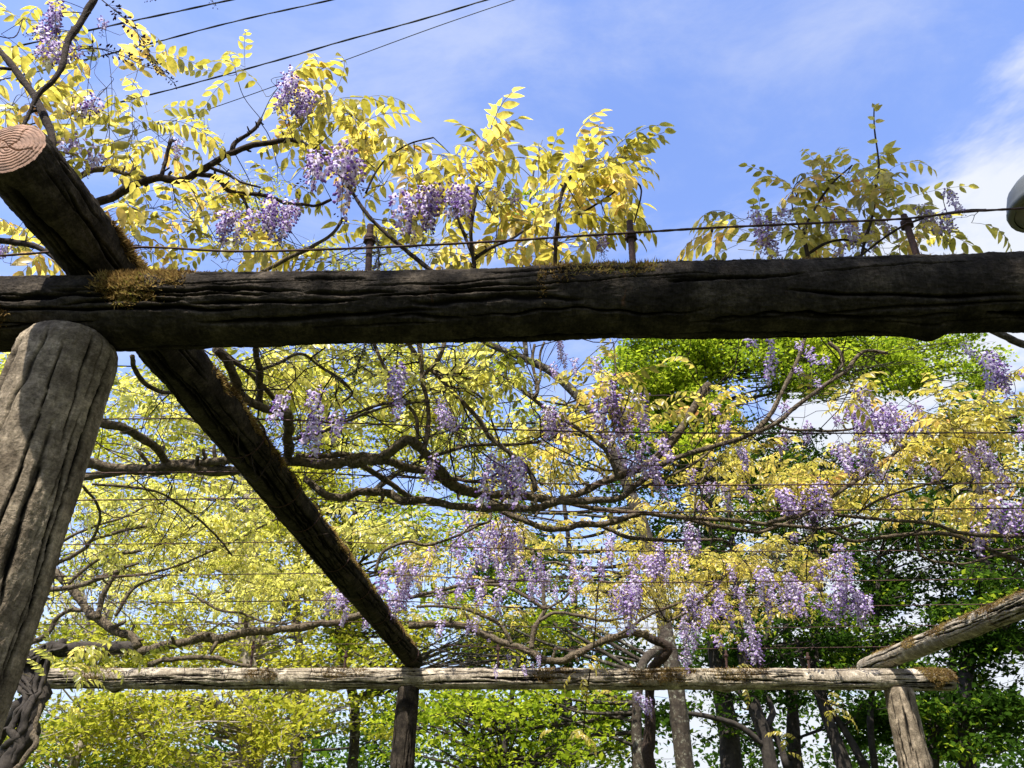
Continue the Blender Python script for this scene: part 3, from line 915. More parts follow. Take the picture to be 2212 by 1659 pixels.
class Plant:
    def __init__(self, label, loc, mat='wisteria'):
        self.mat = mat
        self.root = thing('wisteria', label, 'wisteria', loc, 'wisterias grown over the pergola')
        self.leaves, self.tw = [], MB()
        self.pts = []       # points of the woody stems, for hanging things on

    def branch(self, pts, r0, r1=None, z=None, Y=None, mat='vine', gn=0.35, name='branch', px=True, spurs=0):
        """pts in picture px on the plane z = const or Y = const (or list of 3-D points); radii in picture px"""
        if px:
            P = [atz(a[0], a[1], z if len(a) < 3 else a[2]) if z is not None else at(a[0], a[1], Y if len(a) < 3 else a[2]) for a in pts]
            dd = np.array([depth(p) for p in P]) / FPX
        else:
            P, dd = [np.asarray(p, float) for p in pts], np.ones(len(pts))
        r1 = r1 if r1 is not None else r0 * 0.7
        rad = np.linspace(r0, r1, len(P)) * dd * (0.98 if px else 1.0)
        step = max(0.02, 0.9 * rad.mean())
        C, t = catmull(P, step)
        R = np.interp(t, np.linspace(0, 1, len(P)), rad)
        C = C + gn * R[:, None] * np.stack([snoise(C + 5, 7), snoise(C + 9, 7), snoise(C + 1, 7)], -1) + 0.55 * gn * R[:, None] * np.stack([snoise(C + 2, 19), snoise(C + 3, 19), snoise(C + 4, 19)], -1)
        R = R * (1 + 0.16 * snoise(C, 14) + 0.12 * np.maximum(0, snoise(C + 3, 31)))
        mb = MB()
        tube(mb, C, R, 9 if rad.max() > 0.012 else 6, 0.5, 0, 0.06)
        for _ in range(spurs):      # short knobbly spurs
            k = RNG.integers(1, len(C) - 1)
            d = nrm(np.array([RNG.normal(0, 0.7), RNG.normal(0, 0.7), RNG.normal(0.4, 0.6)]))
            ln = RNG.uniform(1.6, 4.5) * R[k]
            Q = C[k] + d * np.linspace(0, 1, 4)[:, None] * ln + RNG.normal(0, 0.12 * R[k], (4, 3))
            tube(mb, Q, np.linspace(0.5, 0.36, 4) * R[k], 5, 0.5, 0, 0.15)
        self.pts.append(C)
        return mb.build(name, M[mat], self.root)

    def leaf(self, p, d, s=1.0, roll=None):
        d = nrm(d)
        yaw = math.atan2(d[1], d[0]); pit = math.asin(np.clip(d[2], -1, 1)) * 0.8
        Mx = Matrix.Rotation(yaw, 3, 'Z') @ Matrix.Rotation(-pit, 3, 'Y') @ Matrix.Rotation(RNG.normal(0, 0.3) if roll is None else roll, 3, 'X')
        self.leaves.append((np.asarray(p, float), np.array(Mx) * s, int(RNG.integers(0, NT)), s))

    def shoot(self, p, d, ln, nl, s=1.0, r=0.0022, arch=0.5):
        """a thin shoot from p along d, carrying nl leaves"""
        d = nrm(d)
        n = 8
        P = [np.asarray(p, float)]
        for k in range(n):
            d = nrm(d + np.array([RNG.normal(0, 0.12), RNG.normal(0, 0.12), -arch / n * 1.2 + RNG.normal(0, 0.06)]))
            P.append(P[-1] + d * ln / n)
        P = np.array(P)
        tube(self.tw, P, np.linspace(r, r * 0.5, n + 1), 4)
        for k in range(nl):
            f = 0.18 + 0.82 * (k + RNG.uniform(0, 0.6)) / nl
            i0 = min(int(f * n), n - 1)
            q = P[i0] + (P[i0 + 1] - P[i0]) * (f * n - i0)
            tn = nrm(P[i0 + 1] - P[i0])
            az = k * 2.4 + RNG.uniform(0, 0.9)
            sd = nrm(np.cross(tn, [0.1, 0.2, 1.0])); up = np.cross(sd, tn)
            ld = 0.5 * tn + math.cos(az) * sd + math.sin(az) * up * 0.5 + np.array([0, 0, 0.15])
            self.leaf(q, ld, s * (1.05 - 0.35 * f) * RNG.uniform(0.8, 1.15))
        return P

    def twig_to(self, a, b, r=0.002):
        a, b = np.asarray(a, float), np.asarray(b, float)
        m = (a + b) / 2 + RNG.normal(0, 0.08 * np.linalg.norm(b - a), 3)
        C, t = catmull([a, m, b], 0.04)
        tube(self.tw, C, np.linspace(r, r * 0.7, len(C)), 4)

    def near_wood(self, p):
        best, bd = None, 1e9
        for C in self.pts:
            k = np.argmin(((C - p) ** 2).sum(1))
            d = np.linalg.norm(C[k] - p)
            if d < bd:
                best, bd = C[k], d
        return best, bd

    def raceme(self, p, kind='open', s=1.0, tilt=0.12):
        me = RACEME[kind][int(RNG.integers(0, len(RACEME[kind])))]
        o = link('flower_cluster', me, self.root)
        o.location = Vector(p) - self.root.location
        o.matrix_parent_inverse = Matrix.Identity(4)
        o.rotation_euler = (RNG.normal(0, tilt), RNG.normal(0, tilt), RNG.uniform(0, 6.28))
        o.scale = (s * RNG.uniform(0.95, 1.15),) * 2 + (s,)
        w, d = self.near_wood(np.asarray(p))
        if w is not None and d > 0.01 and d < 1.2:
            self.twig_to(w, p, 0.0018)
        return o

    def finish(self):
        if self.tw.n:
            o = self.tw.build('twigs', M['vine_dark'], self.root)
            o['kind'] = 'stuff'

        def key(l):
            x, y, d = project(l[0])
            vis = -60 < x < 2272 and -60 < y < 1700
            return (0 if vis else 1, d / l[3])
        self.leaves.sort(key=key)
        for (p, Rm, k, s) in self.leaves[:300]:
            o = link('leaf', LEAF_ME[self.mat][k], self.root)
            m4 = np.eye(4); m4[:3, :3] = Rm; m4[:3, 3] = p - np.array(self.root.location)
            o.matrix_parent_inverse = Matrix.Identity(4)
            o.matrix_basis = Matrix(m4.tolist())
        rest = self.leaves[300:]
        if rest:
            mb = MB()
            for k in range(NT):
                for lod in (0, 1):
                    sel = [l for l in rest if l[2] == k and (1 if l[0][1] > 4.6 else 0) == lod]
                    if not sel:
                        continue
                    V, T, mm, A = LEAF1[k] if lod else LEAF0[k][1]
                    Rm = np.array([l[1] for l in sel]); P = np.array([l[0] for l in sel])
                    W = np.einsum('nij,vj->nvi', Rm, V) + P[:, None, :]
                    n = len(sel)
                    TT = T[None] + (np.arange(n) * len(V))[:, None, None]
                    a = np.clip(A[None] + RNG.normal(0, 0.09, n)[:, None], 0, 1)
                    mb.add(W.reshape(-1, 3), TT.reshape(-1, 3), None, np.tile(mm, n), 0, a.ravel())
            o = mb.build('foliage', [M[self.mat], M['rachis']], self.root)
            o['kind'] = 'stuff'


def blob(pl, cx, cy, rx, ry, Y0, Y1, n, s=1.0, out=0.6):
    """a tuft of leaves that spreads from a spur: picture ellipse at depth Y0..Y1"""
    Yc = (Y0 + Y1) / 2
    c = at(cx, cy, Yc)
    w, d = pl.near_wood(c)
    if w is not None and d < 1.5:
        pl.twig_to(w, c, 0.0026)
    for _ in range(int(round(n * 1.2))):
        a = RNG.uniform(0, 2 * PI); q = math.sqrt(RNG.uniform(0, 1)) * 0.7
        u, v = math.cos(a) * q, math.sin(a) * q
        p = at(cx + rx * u, cy - ry * v, RNG.uniform(Y0, Y1))
        dirv = np.array([out * u * 1.6 + RNG.normal(0, 0.45), RNG.normal(0, 0.55), out * v * 1.1 + RNG.normal(0.1, 0.3)])
        pl.leaf(p, dirv, s * RNG.uniform(0.8, 1.3))
        if RNG.uniform() < 0.6:
            pl.twig_to(c, p, 0.0015)


def flowers(pl, px, py, Y, n=1, kind='open', s=1.0, spread=0.05):
    c = at(px, py, Y)
    if py > 735:
        n = int(math.ceil(n * 1.3)); spread *= 1.3; c[2] -= 0.05
    for k in range(n):
        p = c + (0 if k == 0 else 1) * np.array([RNG.normal(0, spread), RNG.normal(0, spread), RNG.normal(0, spread * 0.6)])
        pl.raceme(p, kind if RNG.uniform() < 0.85 else 'half', s * RNG.uniform(0.85, 1.1))


# ---- wisteria over the near beam, left
W1 = Plant('golden-leaved wisteria with knobbly dark branches rising above the near beam, upper left', (-2.9, 2.5, 0))
yn = 2.45
W1.branch([(-2.9, 2.5, -0.1), (-2.85, 2.6, 1.2), (-2.8, 2.45, 2.4), (-2.4, 2.45, 3.2), (-1.9, 2.45, 3.35), tuple(at(203, 437, yn))], 0.045, 0.022, px=False, mat='vine', name='trunk')
W1.branch([(203, 437), (247, 422), (283, 403), (320, 390), (347, 383), (393, 387), (430, 370), (463, 353), (500, 333), (540, 317), (587, 307), (633, 303), (667, 317), (705, 345), (740, 385)], 9, 4, Y=yn, mat='vine_dark', spurs=16, gn=0.5)
W1.branch([(500, 332), (510, 307), (540, 287), (555, 272), (563, 257)], 4.5, 3.2, Y=yn, mat='vine_dark', spurs=8)
W1.branch([(350, 382), (354, 360), (362, 330), (372, 302)], 4.5, 3.5, Y=yn, mat='vine_dark', spurs=5)
W1.branch([(430, 375), (467, 383), (493, 410), (520, 417), (567, 420), (613, 437), (653, 440), (682, 443), (715, 430)], 5, 3, Y=yn, mat='vine_dark', spurs=8)
W1.branch([(520, 417), (533, 443), (535, 463)], 4, 3, Y=yn, mat='vine_dark', spurs=5)
W1.branch([(456, 362), (493, 377), (520, 393), (563, 404)], 3.5, 2, Y=yn, mat='vine_dark', spurs=5)
W1.branch([(160, 388), (185, 374), (210, 366), (240, 367), (277, 377), (290, 360)], 6, 4, Y=yn + 0.1, mat='vine', spurs=4)
W1.branch([(215, -30), (203, 0), (173, 47), (150, 87), (143, 117), (133, 150), (110, 180), (80, 207), (53, 267), (40, 300)], 7.5, 4, Y=1.75, mat='vine_dark', spurs=6)
W1.branch([(-30, 70), (0, 110), (27, 143), (50, 173), (73, 207), (93, 247), (110, 290), (113, 330)], 6, 9, Y=1.80, mat='vine_dark', spurs=3)
W1.branch([(113, 330), (125, 420, 1.9), (150, 520, 2.2), (200, 610, 2.5)], 9, 9, Y=1.8, mat='vine_dark')
W1.branch([(-30, 515), (40, 523), (100, 545), (150, 590)], 7, 5, Y=2.2, mat='vine_dark')
W1.branch([(1200, 600), (1200, 553), (1207, 450), (1220, 403), (1244, 370), (1271, 350)], 5, 4, Y=2.35, mat='vine_dark', spurs=8)
W1.branch([(1026, 600), (1022, 548), (1017, 500), (1024, 443), (1030, 403)], 5.5, 3.5, Y=2.35, mat='vine_dark', spurs=10)
W1.branch([(1024, 560), (1004, 510), (984, 460), (975, 430)], 4, 3, Y=2.36, mat='vine_dark', spurs=7)
W1.branch([(1026, 560), (1060, 535), (1100, 520), (1130, 500)], 4.5, 2.5, Y=2.38, mat='vine_dark', spurs=8)
W1.branch([(790, 417), (814, 367), (847, 333), (887, 310), (937, 297)], 2.4, 1.6, Y=2.3, mat='vine_dark')
W1.branch([(560, 590), (620, 560), (680, 530), (720, 500), (740, 470)], 4.5, 3.5, Y=2.5, mat='vine', spurs=5)
W1.branch([(1370, 480), (1385, 410), (1360, 395), (1290, 440), (1240, 470)], 1.8, 2.4, Y=2.35, mat='vine_dark')
W1.branch([(740, 385), (800, 470), (900, 560), (1026, 640), (1200, 650)], 4, 5, Y=2.45, mat='vine_dark')
for b in [  # (cx, cy, rx, ry, Y0, Y1, n, s)
        (50, 40, 100, 70, 1.7, 2.1, 5, .8), (200, 110, 110, 80, 2.0, 2.7, 9, .85), (230, 190, 110, 80, 2.1, 2.8, 9, .9), (25, 230, 60, 50, 2.1, 2.8, 8, .9), (60, 170, 60, 50, 1.9, 2.5, 4, .8),
        (290, 280, 110, 70, 2.2, 2.9, 12, .9), (370, 290, 60, 60, 2.2, 2.9, 5, .8), (250, 330, 70, 60, 2.2, 2.8, 7, .9), (330, 450, 120, 80, 2.3, 3.1, 15, .95), (420, 480, 110, 80, 2.3, 3.2, 14, .9), (300, 530, 90, 40, 2.4, 3.1, 8, .9),
        (60, 520, 70, 40, 2.3, 3.0, 7, .9), (30, 570, 60, 25, 2.4, 3.2, 6, .9),
        (510, 160, 55, 30, 2.2, 2.5, 3, .8), (600, 190, 80, 45, 2.2, 2.6, 5, .9), (690, 230, 80, 60, 2.2, 2.7, 9, .95), (760, 250, 70, 60, 2.2, 2.7, 9, .95), (790, 300, 45, 50, 2.2, 2.6, 6, .85),
        (600, 360, 80, 50, 2.4, 3.1, 6, .85), (560, 460, 80, 60, 2.4, 3.2, 6, .8), (680, 350, 60, 50, 2.4, 3.1, 6, .85), (660, 540, 100, 40, 2.5, 3.2, 7, .9), (830, 400, 70, 60, 2.3, 3.0, 9, .95),
        (900, 370, 70, 50, 2.2, 2.8, 8, .95), (980, 340, 70, 45, 2.2, 2.7, 8, .95), (1050, 370, 60, 50, 2.2, 2.7, 7, .95), (1060, 450, 60, 60, 2.3, 2.8, 8, .95), (930, 540, 130, 40, 2.5, 3.2, 12, .95), (1070, 545, 90, 35, 2.5, 3.2, 9, .9),
        (1200, 440, 70, 60, 2.2, 2.8, 10, .95), (1255, 350, 50, 50, 2.2, 2.6, 8, .75), (1300, 355, 55, 45, 2.2, 2.6, 8, .8), (1340, 380, 30, 40, 2.2, 2.5, 4, .65), (1275, 430, 70, 70, 2.2, 2.8, 13, .85), (1250, 510, 90, 60, 2.3, 3.0, 13, .95), (1180, 530, 60, 50, 2.3, 3.0, 7, .9), (1310, 470, 35, 45, 2.2, 2.6, 4, .7), (780, 560, 90, 30, 2.5, 3.3, 6, .9), (500, 560, 80, 30, 2.6, 3.3, 6, .9)]:
    blob(W1, *b)
for (px, py, Y, n, kind, s) in [(118, 25, 1.75, 3, 'open', .62), (135, 90, 1.75, 3, 'open', .6), (100, 60, 1.75, 2, 'half', .6), (195, 220, 2.2, 2, 'half', .8), (210, 330, 2.3, 1, 'half', .7), (385, 300, 2.5, 1, 'open', .55), (620, 175, 2.2, 3, 'open', .8), (655, 195, 2.2, 3, 'open', .75), (740, 310, 2.2, 2, 'open', 1.2), (712, 335, 2.25, 2, 'open', 1.05), (768, 340, 2.25, 2, 'half', 1.0),
                                (600, 450, 2.3, 4, 'open', .75), (550, 450, 2.3, 3, 'open', .7), (510, 470, 2.3, 3, 'open', .65), (895, 410, 2.2, 3, 'open', .85), (935, 400, 2.2, 3, 'open', .9), (975, 408, 2.2, 3, 'open', .8), (1085, 390, 2.3, 1, 'bud', .8), (1300, 515, 2.3, 2, 'half', .5), (225, 40, 2.3, 1, 'half', .6), (640, 440, 2.6, 2, 'half', .7), (170, 300, 2.4, 2, 'half', .8),
                                (360, -35, 1.9, 1, 'bud', .75), (450, -60, 1.9, 1, 'bud', .75), (60, 590, 2.8, 1, 'open', .7), (1110, 420, 2.4, 1, 'half', .6), (15, 525, 2.6, 1, 'open', .6)]:
    flowers(W1, px, py, Y, n, kind, s, 0.035)
# two long cluster stems still in bud, hanging free against the sky
for pts in ([(220, 0), (257, 30), (287, 60), (313, 97), (333, 133), (353, 157), (377, 180)], [(160, 107), (207, 105), (240, 112), (275, 125), (310, 142), (345, 152)]):
    Cb, t_ = catmull([at(a, b, 1.85) for a, b in pts], 0.006)
    mb = MB()
    tube(mb, Cb, np.linspace(0.0026, 0.0012, len(Cb)), 5, 0.2, 1)
    for k in range(8, len(Cb)):
        if RNG.uniform() < 0.55 + 0.4 * k / len(Cb):
            tn = nrm(Cb[min(k + 1, len(Cb) - 1)] - Cb[k - 1])
            az = RNG.uniform(0, 2 * PI)
            sd = nrm(np.cross(tn, [0, 1, 0.1])); up = np.cross(sd, tn)
            d = nrm(math.cos(az) * sd + math.sin(az) * up * 0.7 + 0.5 * tn)
            e = Cb[k] + d * RNG.uniform(0.012, 0.026) * (1.2 - 0.6 * k / len(Cb))
            tube(mb, [Cb[k], e], 0.0007, 3, 0.1, 1, 0, False)
            ln, wd = RNG.uniform(0.011, 0.018) * (1.15 - 0.5 * k / len(Cb)), RNG.uniform(0.003, 0.0046) * (1.1 - 0.4 * k / len(Cb))
            tube(mb, [e, e + d * ln * 0.3, e + d * ln * 0.65, e + d * ln], [wd * 0.5, wd, wd * 0.85, wd * 0.1], 5, RNG.uniform(0, 0.5), 0)
    mb.build('bud_cluster', [M['bud'], M['vine_dark']], W1.root)
W1.finish()

# ---- wisteria clump right of the near beam
W2 = Plant('small golden wisteria clump against blue sky above the right half of the near beam', (3.9, 2.5, 0))
W2.branch([(3.9, 2.5, -0.1), (3.95, 2.6, 1.5), (3.8, 2.6, 2.7), (3.0, 2.5, 3.15), (2.2, 2.45, 3.15), tuple(at(1850, 575, 2.4))], 0.035, 0.012, px=False, name='trunk')
W2.branch([(1850, 600), (1868, 520), (1884, 467), (1894, 393), (1898, 350), (1889, 277), (1888, 225)], 4.0, 1.2, Y=2.4, mat='vine_dark', gn=0.15, spurs=2)
W2.branch([(1760, 600), (1744, 547), (1738, 500), (1768, 437), (1801, 393), (1841, 357)], 4.5, 1.8, Y=2.4, mat='vine_dark', gn=0.15)
W2.branch([(1744, 550), (1790, 523), (1840, 520), (1880, 545)], 3.2, 2, Y=2.4, mat='vine_dark')
W2.branch([(1738, 520), (1712, 450), (1715, 405), (1735, 385)], 1.6, 1.0, Y=2.38, mat='vine_dark', gn=0.1)
W2.branch([(1850, 560), (1930, 500), (2000, 470), (2080, 455), (2130, 452)], 3, 1.2, Y=2.35, mat='vine_dark', gn=0.15)
# small young leaflets in pairs up the leading shoot
for (px, py, dx, dy, ln) in [(1890, 258, -1, .25, .042), (1890, 262, 1, .05, .045), (1892, 277, -1, .2, .05), (1897, 305, -1, .1, .052), (1889, 240, 0.6, .5, .05), (1888, 235, .7, .85, .045), (1888, 232, 0.1, 1, .035), (1890, 236, .9, .7, .05), (1908, 330, .9, .75, .075), (1912, 333, 1, .1, .07), (1915, 335, .85, -.5, .065), (1908, 335, .1, -1, .06), (1918, 338, .5, -.8, .06)]:
    o = at(px, py, 2.38)
    V, T, A = [], [], []
    leaflet(o, np.array([dx, RNG.normal(0, .25), dy]), nrm([RNG.normal(0, .4), 0.5, 0.75]), ln, ln * .23, .15, 0, RNG.uniform(.35, .6), V, T, A)
    mb = MB()
    mb.add(V, T, None, 0, 0, np.clip(A, 0, 1))
    mb.build('leaflet', [M['wisteria'], M['rachis']], W2.root)
for b in [(1650, 480, 60, 50, 2.25, 2.6, 6, .85), (1610, 520, 50, 35, 2.25, 2.6, 4, .8), (1720, 430, 50, 45, 2.25, 2.6, 5, .8), (1790, 390, 60, 45, 2.25, 2.6, 6, .85), (1830, 375, 40, 35, 2.3, 2.6, 3, .6), (1880, 390, 45, 40, 2.3, 2.6, 6, .7), (1860, 450, 70, 50, 2.3, 2.7, 7, .9), (1800, 500, 80, 40, 2.3, 2.8, 7, .9), (1930, 430, 50, 40, 2.3, 2.6, 5, .85), (1980, 490, 60, 40, 2.3, 2.6, 5, .8), (1940, 530, 80, 30, 2.35, 2.8, 6, .8), (2105, 465, 40, 25, 2.3, 2.5, 2, .8), (1700, 540, 90, 25, 2.35, 2.8, 6, .85), (1915, 370, 30, 30, 2.3, 2.5, 2, .55)]:
    blob(W2, *b)
for (px, py, Y, n, kind, s) in [(1640, 470, 2.35, 3, 'open', .62), (1690, 450, 2.35, 2, 'open', .5), (1660, 520, 2.4, 2, 'open', .6), (1790, 475, 2.4, 2, 'open', .5), (1840, 510, 2.4, 3, 'half', .6), (1985, 440, 2.35, 3, 'open', .55), (2040, 480, 2.4, 3, 'half', .6), (1760, 395, 2.4, 1, 'open', .3), (1900, 470, 2.4, 2, 'open', .5)]:
    flowers(W2, px, py, Y, n, kind, s, 0.05)
W2.finish()

# ---- wisteria over the left bay, its trunk by the left end of the far beam
W3 = Plant('old wisteria with twisted stems at lower left, spreading over the bay behind the near post', (-5.6, 8.3, 0), 'wisteria_pale')
W3.branch([(-5.6, 8.3, -0.1), (-5.75, 8.2, 0.8), tuple(at(20, 1640, 8.2)), tuple(at(62, 1560, 8.2)), tuple(at(80, 1500, 8.3)), tuple(at(60, 1440, 8.3)), tuple(at(120, 1400, 8.3)), tuple(at(303, 1410, 8.4))], 0.12, 0.06, px=False, name='trunk', gn=0.5, mat='trunk_dark')
W3.branch([(-5.75, 8.5, -0.1), (-5.9, 8.5, 1.0), tuple(at(-15, 1600, 8.4)), tuple(at(40, 1530, 8.3)), tuple(at(90, 1490, 8.35)), tuple(at(95, 1450, 8.4)), tuple(at(140, 1380, 8.4))], 0.09, 0.05, px=False, name='trunk', gn=0.6, mat='trunk_dark')
W3.branch([(-5.4, 8.2, -0.1), (-5.6, 8.1, 1.0), tuple(at(55, 1640, 8.1)), tuple(at(75, 1580, 8.15)), tuple(at(85, 1530, 8.2)), tuple(at(50, 1480, 8.2))], 0.035, 0.02, px=False, name='trunk', gn=0.6)
for q in range(5):
    o_ = RNG.normal(0, 0.10, 2)
    W3.branch([(-5.6 + o_[0], 8.25 + o_[1], -0.1), (-5.75 - o_[1], 8.2 + o_[0], 0.9), tuple(at(20 + RNG.normal(0, 14), 1640, 8.15)), tuple(at(58 + RNG.normal(0, 14), 1570, 8.1)), tuple(at(80 + RNG.normal(0, 16), 1510, 8.15)), tuple(at(60 + RNG.normal(0, 20), 1450, 8.2)), tuple(at(110 + RNG.normal(0, 30), 1395, 8.2))], RNG.uniform(.02, .05), .015, px=False, name='trunk', gn=0.9, mat='trunk_dark', spurs=10)
W3.branch([(303, 1410), (367, 1396), (443, 1376), (467, 1383), (517, 1370), (600, 1360), (653, 1353), (737, 1340), (800, 1320), (840, 1318)], 10, 7, Y=8.2, spurs=6, gn=0.4)
W3.branch([(320, 1437), (380, 1422), (460, 1420), (500, 1432), (540, 1440)], 6, 4, Y=8.5, spurs=3)
W3.branch([(110, 1230), (147, 1263), (180, 1306), (213, 1336), (253, 1363), (283, 1373), (300, 1400)], 8, 10, Y=7.0, gn=0.3, spurs=4)
W3.branch([(80, 1275), (140, 1270), (187, 1260), (227, 1243), (267, 1230)], 6, 4.5, Y=6.4, spurs=4)
W3.branch([(100, 1225), (150, 1206), (183, 1186), (200, 1166), (267, 1146), (320, 1135)], 5, 3, Y=5.6, spurs=4)
W3.branch([(60, 1390), (100, 1370), (120, 1340), (150, 1320), (185, 1318)], 6, 4, Y=7.4)
W3.branch([(150, 1262), (187, 1226), (233, 1200), (300, 1190), (380, 1160), (440, 1120)], 4, 2.5, Y=6.0)
W3.branch([(213, 1336), (222, 1290), (240, 1256), (262, 1230), (300, 1216)], 7, 3, Y=6.8, spurs=3)
W3.branch([(200, 1250), (340, 1235), (480, 1180), (560, 1140), (600, 1120)], 3, 2, Y=6.2)
W3.branch([(250, 1330), (290, 1270), (350, 1245), (440, 1220)], 4, 2, Y=6.9)
W3.branch([(430, 1292), (475, 1318), (520, 1324), (560, 1340), (620, 1348)], 3.2, 2.4, Y=7.6)
W3.branch([(217, 913), (267, 923), (300, 946), (333, 966), (360, 996), (400, 1000), (493, 993)], 10, 9, z=3.28, spurs=5)
W3.branch([(150, 1002), (187, 1000), (267, 1013), (367, 1010), (467, 1015), (533, 1012), (600, 1002), (627, 996), (737, 1000), (787, 993), (830, 983), (877, 953), (897, 963), (924, 990), (950, 1010), (970, 1033), (1000, 1053), (1044, 1068), (1090, 1073), (1150, 1073), (1200, 1083)], 12, 8.5, z=3.24, spurs=14, gn=0.45)
W3.branch([(150, 1032), (187, 1030), (240, 1022), (300, 1016), (367, 1018)], 9, 7, z=3.26)
W3.branch([(463, 753), (500, 793), (520, 846), (560, 876), (600, 890), (623, 900), (625, 935), (624, 994)], 10, 11, z=3.27, gn=0.4)
W3.branch([(467, 745), (520, 793), (567, 833), (600, 873), (613, 890)], 5, 5, z=3.40)
W3.branch([(550, 735), (560, 793), (560, 836), (557, 873)], 6.5, 8, z=3.32)
W3.branch([(560, 800), (600, 785), (650, 765), (690, 790), (737, 820), (760, 850), (740, 870)], 4, 2.6, z=3.4, spurs=4)
W3.branch([(287, 770), (293, 800), (310, 826), (343, 843), (370, 846), (420, 840)], 5.5, 5, z=3.3)
W3.branch([(200, 1045), (330, 1060), (400, 1100), (470, 1160), (500, 1200)], 3, 2, z=3.3)
W3.branch([(180, 1050), (210, 1090), (215, 1130), (190, 1180)], 3, 3, z=3.3)
W3.branch([(623, 950), (690, 935), (760, 905), (830, 880), (900, 868)], 4, 2.5, z=3.34, spurs=3)
W3.branch([(640, 985), (700, 985), (737, 982), (790, 990)], 7, 7, z=3.3)
W3.branch([(660, 1036), (700, 1066), (737, 1076), (780, 1063), (837, 1066), (870, 1083), (924, 1080), (970, 1093), (1020, 1096), (1090, 1096), (1157, 1096), (1204, 1083), (1270, 1060), (1320, 1036), (1354, 1023), (1397, 1006), (1430, 976), (1457, 943), (1474, 920), (1495, 886), (1512, 853), (1532, 833)], 8, 8.5, Y=3.95, spurs=10, gn=0.35)
W3.branch([(737, 995), (787, 985), (830, 992), (887, 1013), (937, 1023), (977, 1053), (1030, 1070)], 9, 8, z=3.26, spurs=4)
W3.branch([(775, 1000), (800, 1015), (850, 1050), (880, 1072), (900, 1085)], 6, 6, z=3.24)
W3.branch([(877, 735), (910, 780), (950, 816), (990, 860), (1037, 910), (1057, 943), (1097, 976), (1130, 1003), (1150, 1030), (1157, 1060)], 4.6, 5.6, Y=3.4, gn=0.15)
W3.branch([(905, 735), (910, 793), (914, 833), (925, 880), (924, 930), (917, 975)], 5, 5.6, Y=3.3, gn=0.2)
W3.branch([(960, 740), (950, 770), (925, 800), (912, 812)], 4, 4.5, Y=3.3)
W3.branch([(805, 735), (827, 786), (854, 830), (870, 863), (894, 893), (902, 920), (900, 960)], 4, 4.5, Y=3.3, gn=0.2)
W3.branch([(827, 780), (860, 750), (900, 740)], 3, 2.5, Y=3.3)
W3.branch([(940, 800), (1000, 815), (1050, 822), (1090, 812)], 2.6, 2, Y=3.35, spurs=3)
W3.branch([(975, 835), (1030, 850), (1050, 880), (1070, 930), (1080, 960)], 2.6, 2.2, Y=3.4, spurs=4)
W3.branch([(937, 985), (1000, 965), (1050, 960), (1110, 960), (1160, 955), (1200, 945)], 4, 2.6, Y=3.7, spurs=3)
W3.branch([(740, 910), (800, 880), (860, 870), (920, 865)], 3, 3, Y=3.4)
W3.branch([(980, 1030), (1020, 1040), (1060, 1030), (1090, 1010)], 4, 2.5, Y=3.8)
W3.branch([(120, 1180), (170, 1150), (260, 1120), (330, 1090), (420, 1085)], 3, 2, Y=5.2)

# ---- wisteria over the middle and right bay
W4 = Plant('wisteria laden with lilac clusters over the trellis beyond the near beam, centre and right', (1.55, 9.3, 0))
W4.branch([(1.55, 9.35, -0.1), (1.5, 9.35, 1.0), tuple(at(1405, 1640, 9.3)), tuple(at(1403, 1500, 9.3)), tuple(at(1398, 1455, 9.15)), tuple(at(1425, 1425, 8.9)), tuple(at(1440, 1400, 8.8)), tuple(at(1397, 1375, 8.8))], 0.075, 0.045, px=False, name='trunk', mat='vine_dark')
W4.branch([(884, 1353), (954, 1346), (1004, 1353), (1054, 1376), (1104, 1393), (1137, 1403), (1170, 1420), (1210, 1426), (1237, 1416), (1270, 1403), (1304, 1386), (1354, 1370), (1400, 1373)], 7, 8, Y=8.6, spurs=8, gn=0.4)
W4.branch([(1150, 1400), (1157, 1353), (1177, 1320), (1174, 1293), (1168, 1240), (1150, 1190)], 6, 3, Y=8.4, spurs=4)
W4.branch([(1165, 1340), (1200, 1325), (1250, 1330), (1300, 1340), (1360, 1335)], 4, 2.5, Y=8.3)
W4.branch([(1177, 1315), (1140, 1290), (1100, 1270), (1060, 1262), (1010, 1270), (940, 1285), (880, 1290)], 4, 3, Y=8.0)
W4.branch([(1104, 1390), (1080, 1350), (1020, 1320), (960, 1310), (900, 1310)], 4, 3, Y=8.2)
W4.branch([(885, 1290), (960, 1272), (1040, 1258), (1100, 1255), (1160, 1250)], 4.2, 2.8, Y=7.4)
W4.branch([(1180, 1315), (1220, 1290), (1240, 1260), (1235, 1230), (1200, 1215), (1170, 1220)], 3, 2, Y=8.0)
W4.branch([(1060, 1080), (1087, 1106), (1137, 1126), (1170, 1140), (1217, 1143), (1257, 1133), (1297, 1136), (1330, 1126), (1380, 1110)], 6, 7, Y=4.6, spurs=4)
W4.branch([(1257, 1133), (1297, 1136), (1354, 1159), (1404, 1166), (1475, 1168), (1560, 1165)], 6, 3, Y=4.7, spurs=3)
W4.branch([(810, 1233), (824, 1196), (850, 1180), (887, 1170), (917, 1178), (954, 1170), (997, 1153), (1030, 1136), (1057, 1123), (1060, 1080)], 3.5, 3, Y=4.7)
W4.branch([(1741, 725), (1721, 783), (1691, 843), (1675, 876), (1655, 906), (1625, 936), (1585, 953), (1525, 970), (1475, 983), (1437, 1000), (1404, 1026), (1370, 1050), (1337, 1076), (1284, 1080), (1200, 1083)], 4.2, 7, Y=3.85, gn=0.2, spurs=3)
W4.branch([(1918, 763), (1865, 760), (1828, 800), (1775, 836), (1725, 873), (1682, 910), (1635, 936)], 4, 4.6, Y=3.8, gn=0.25)
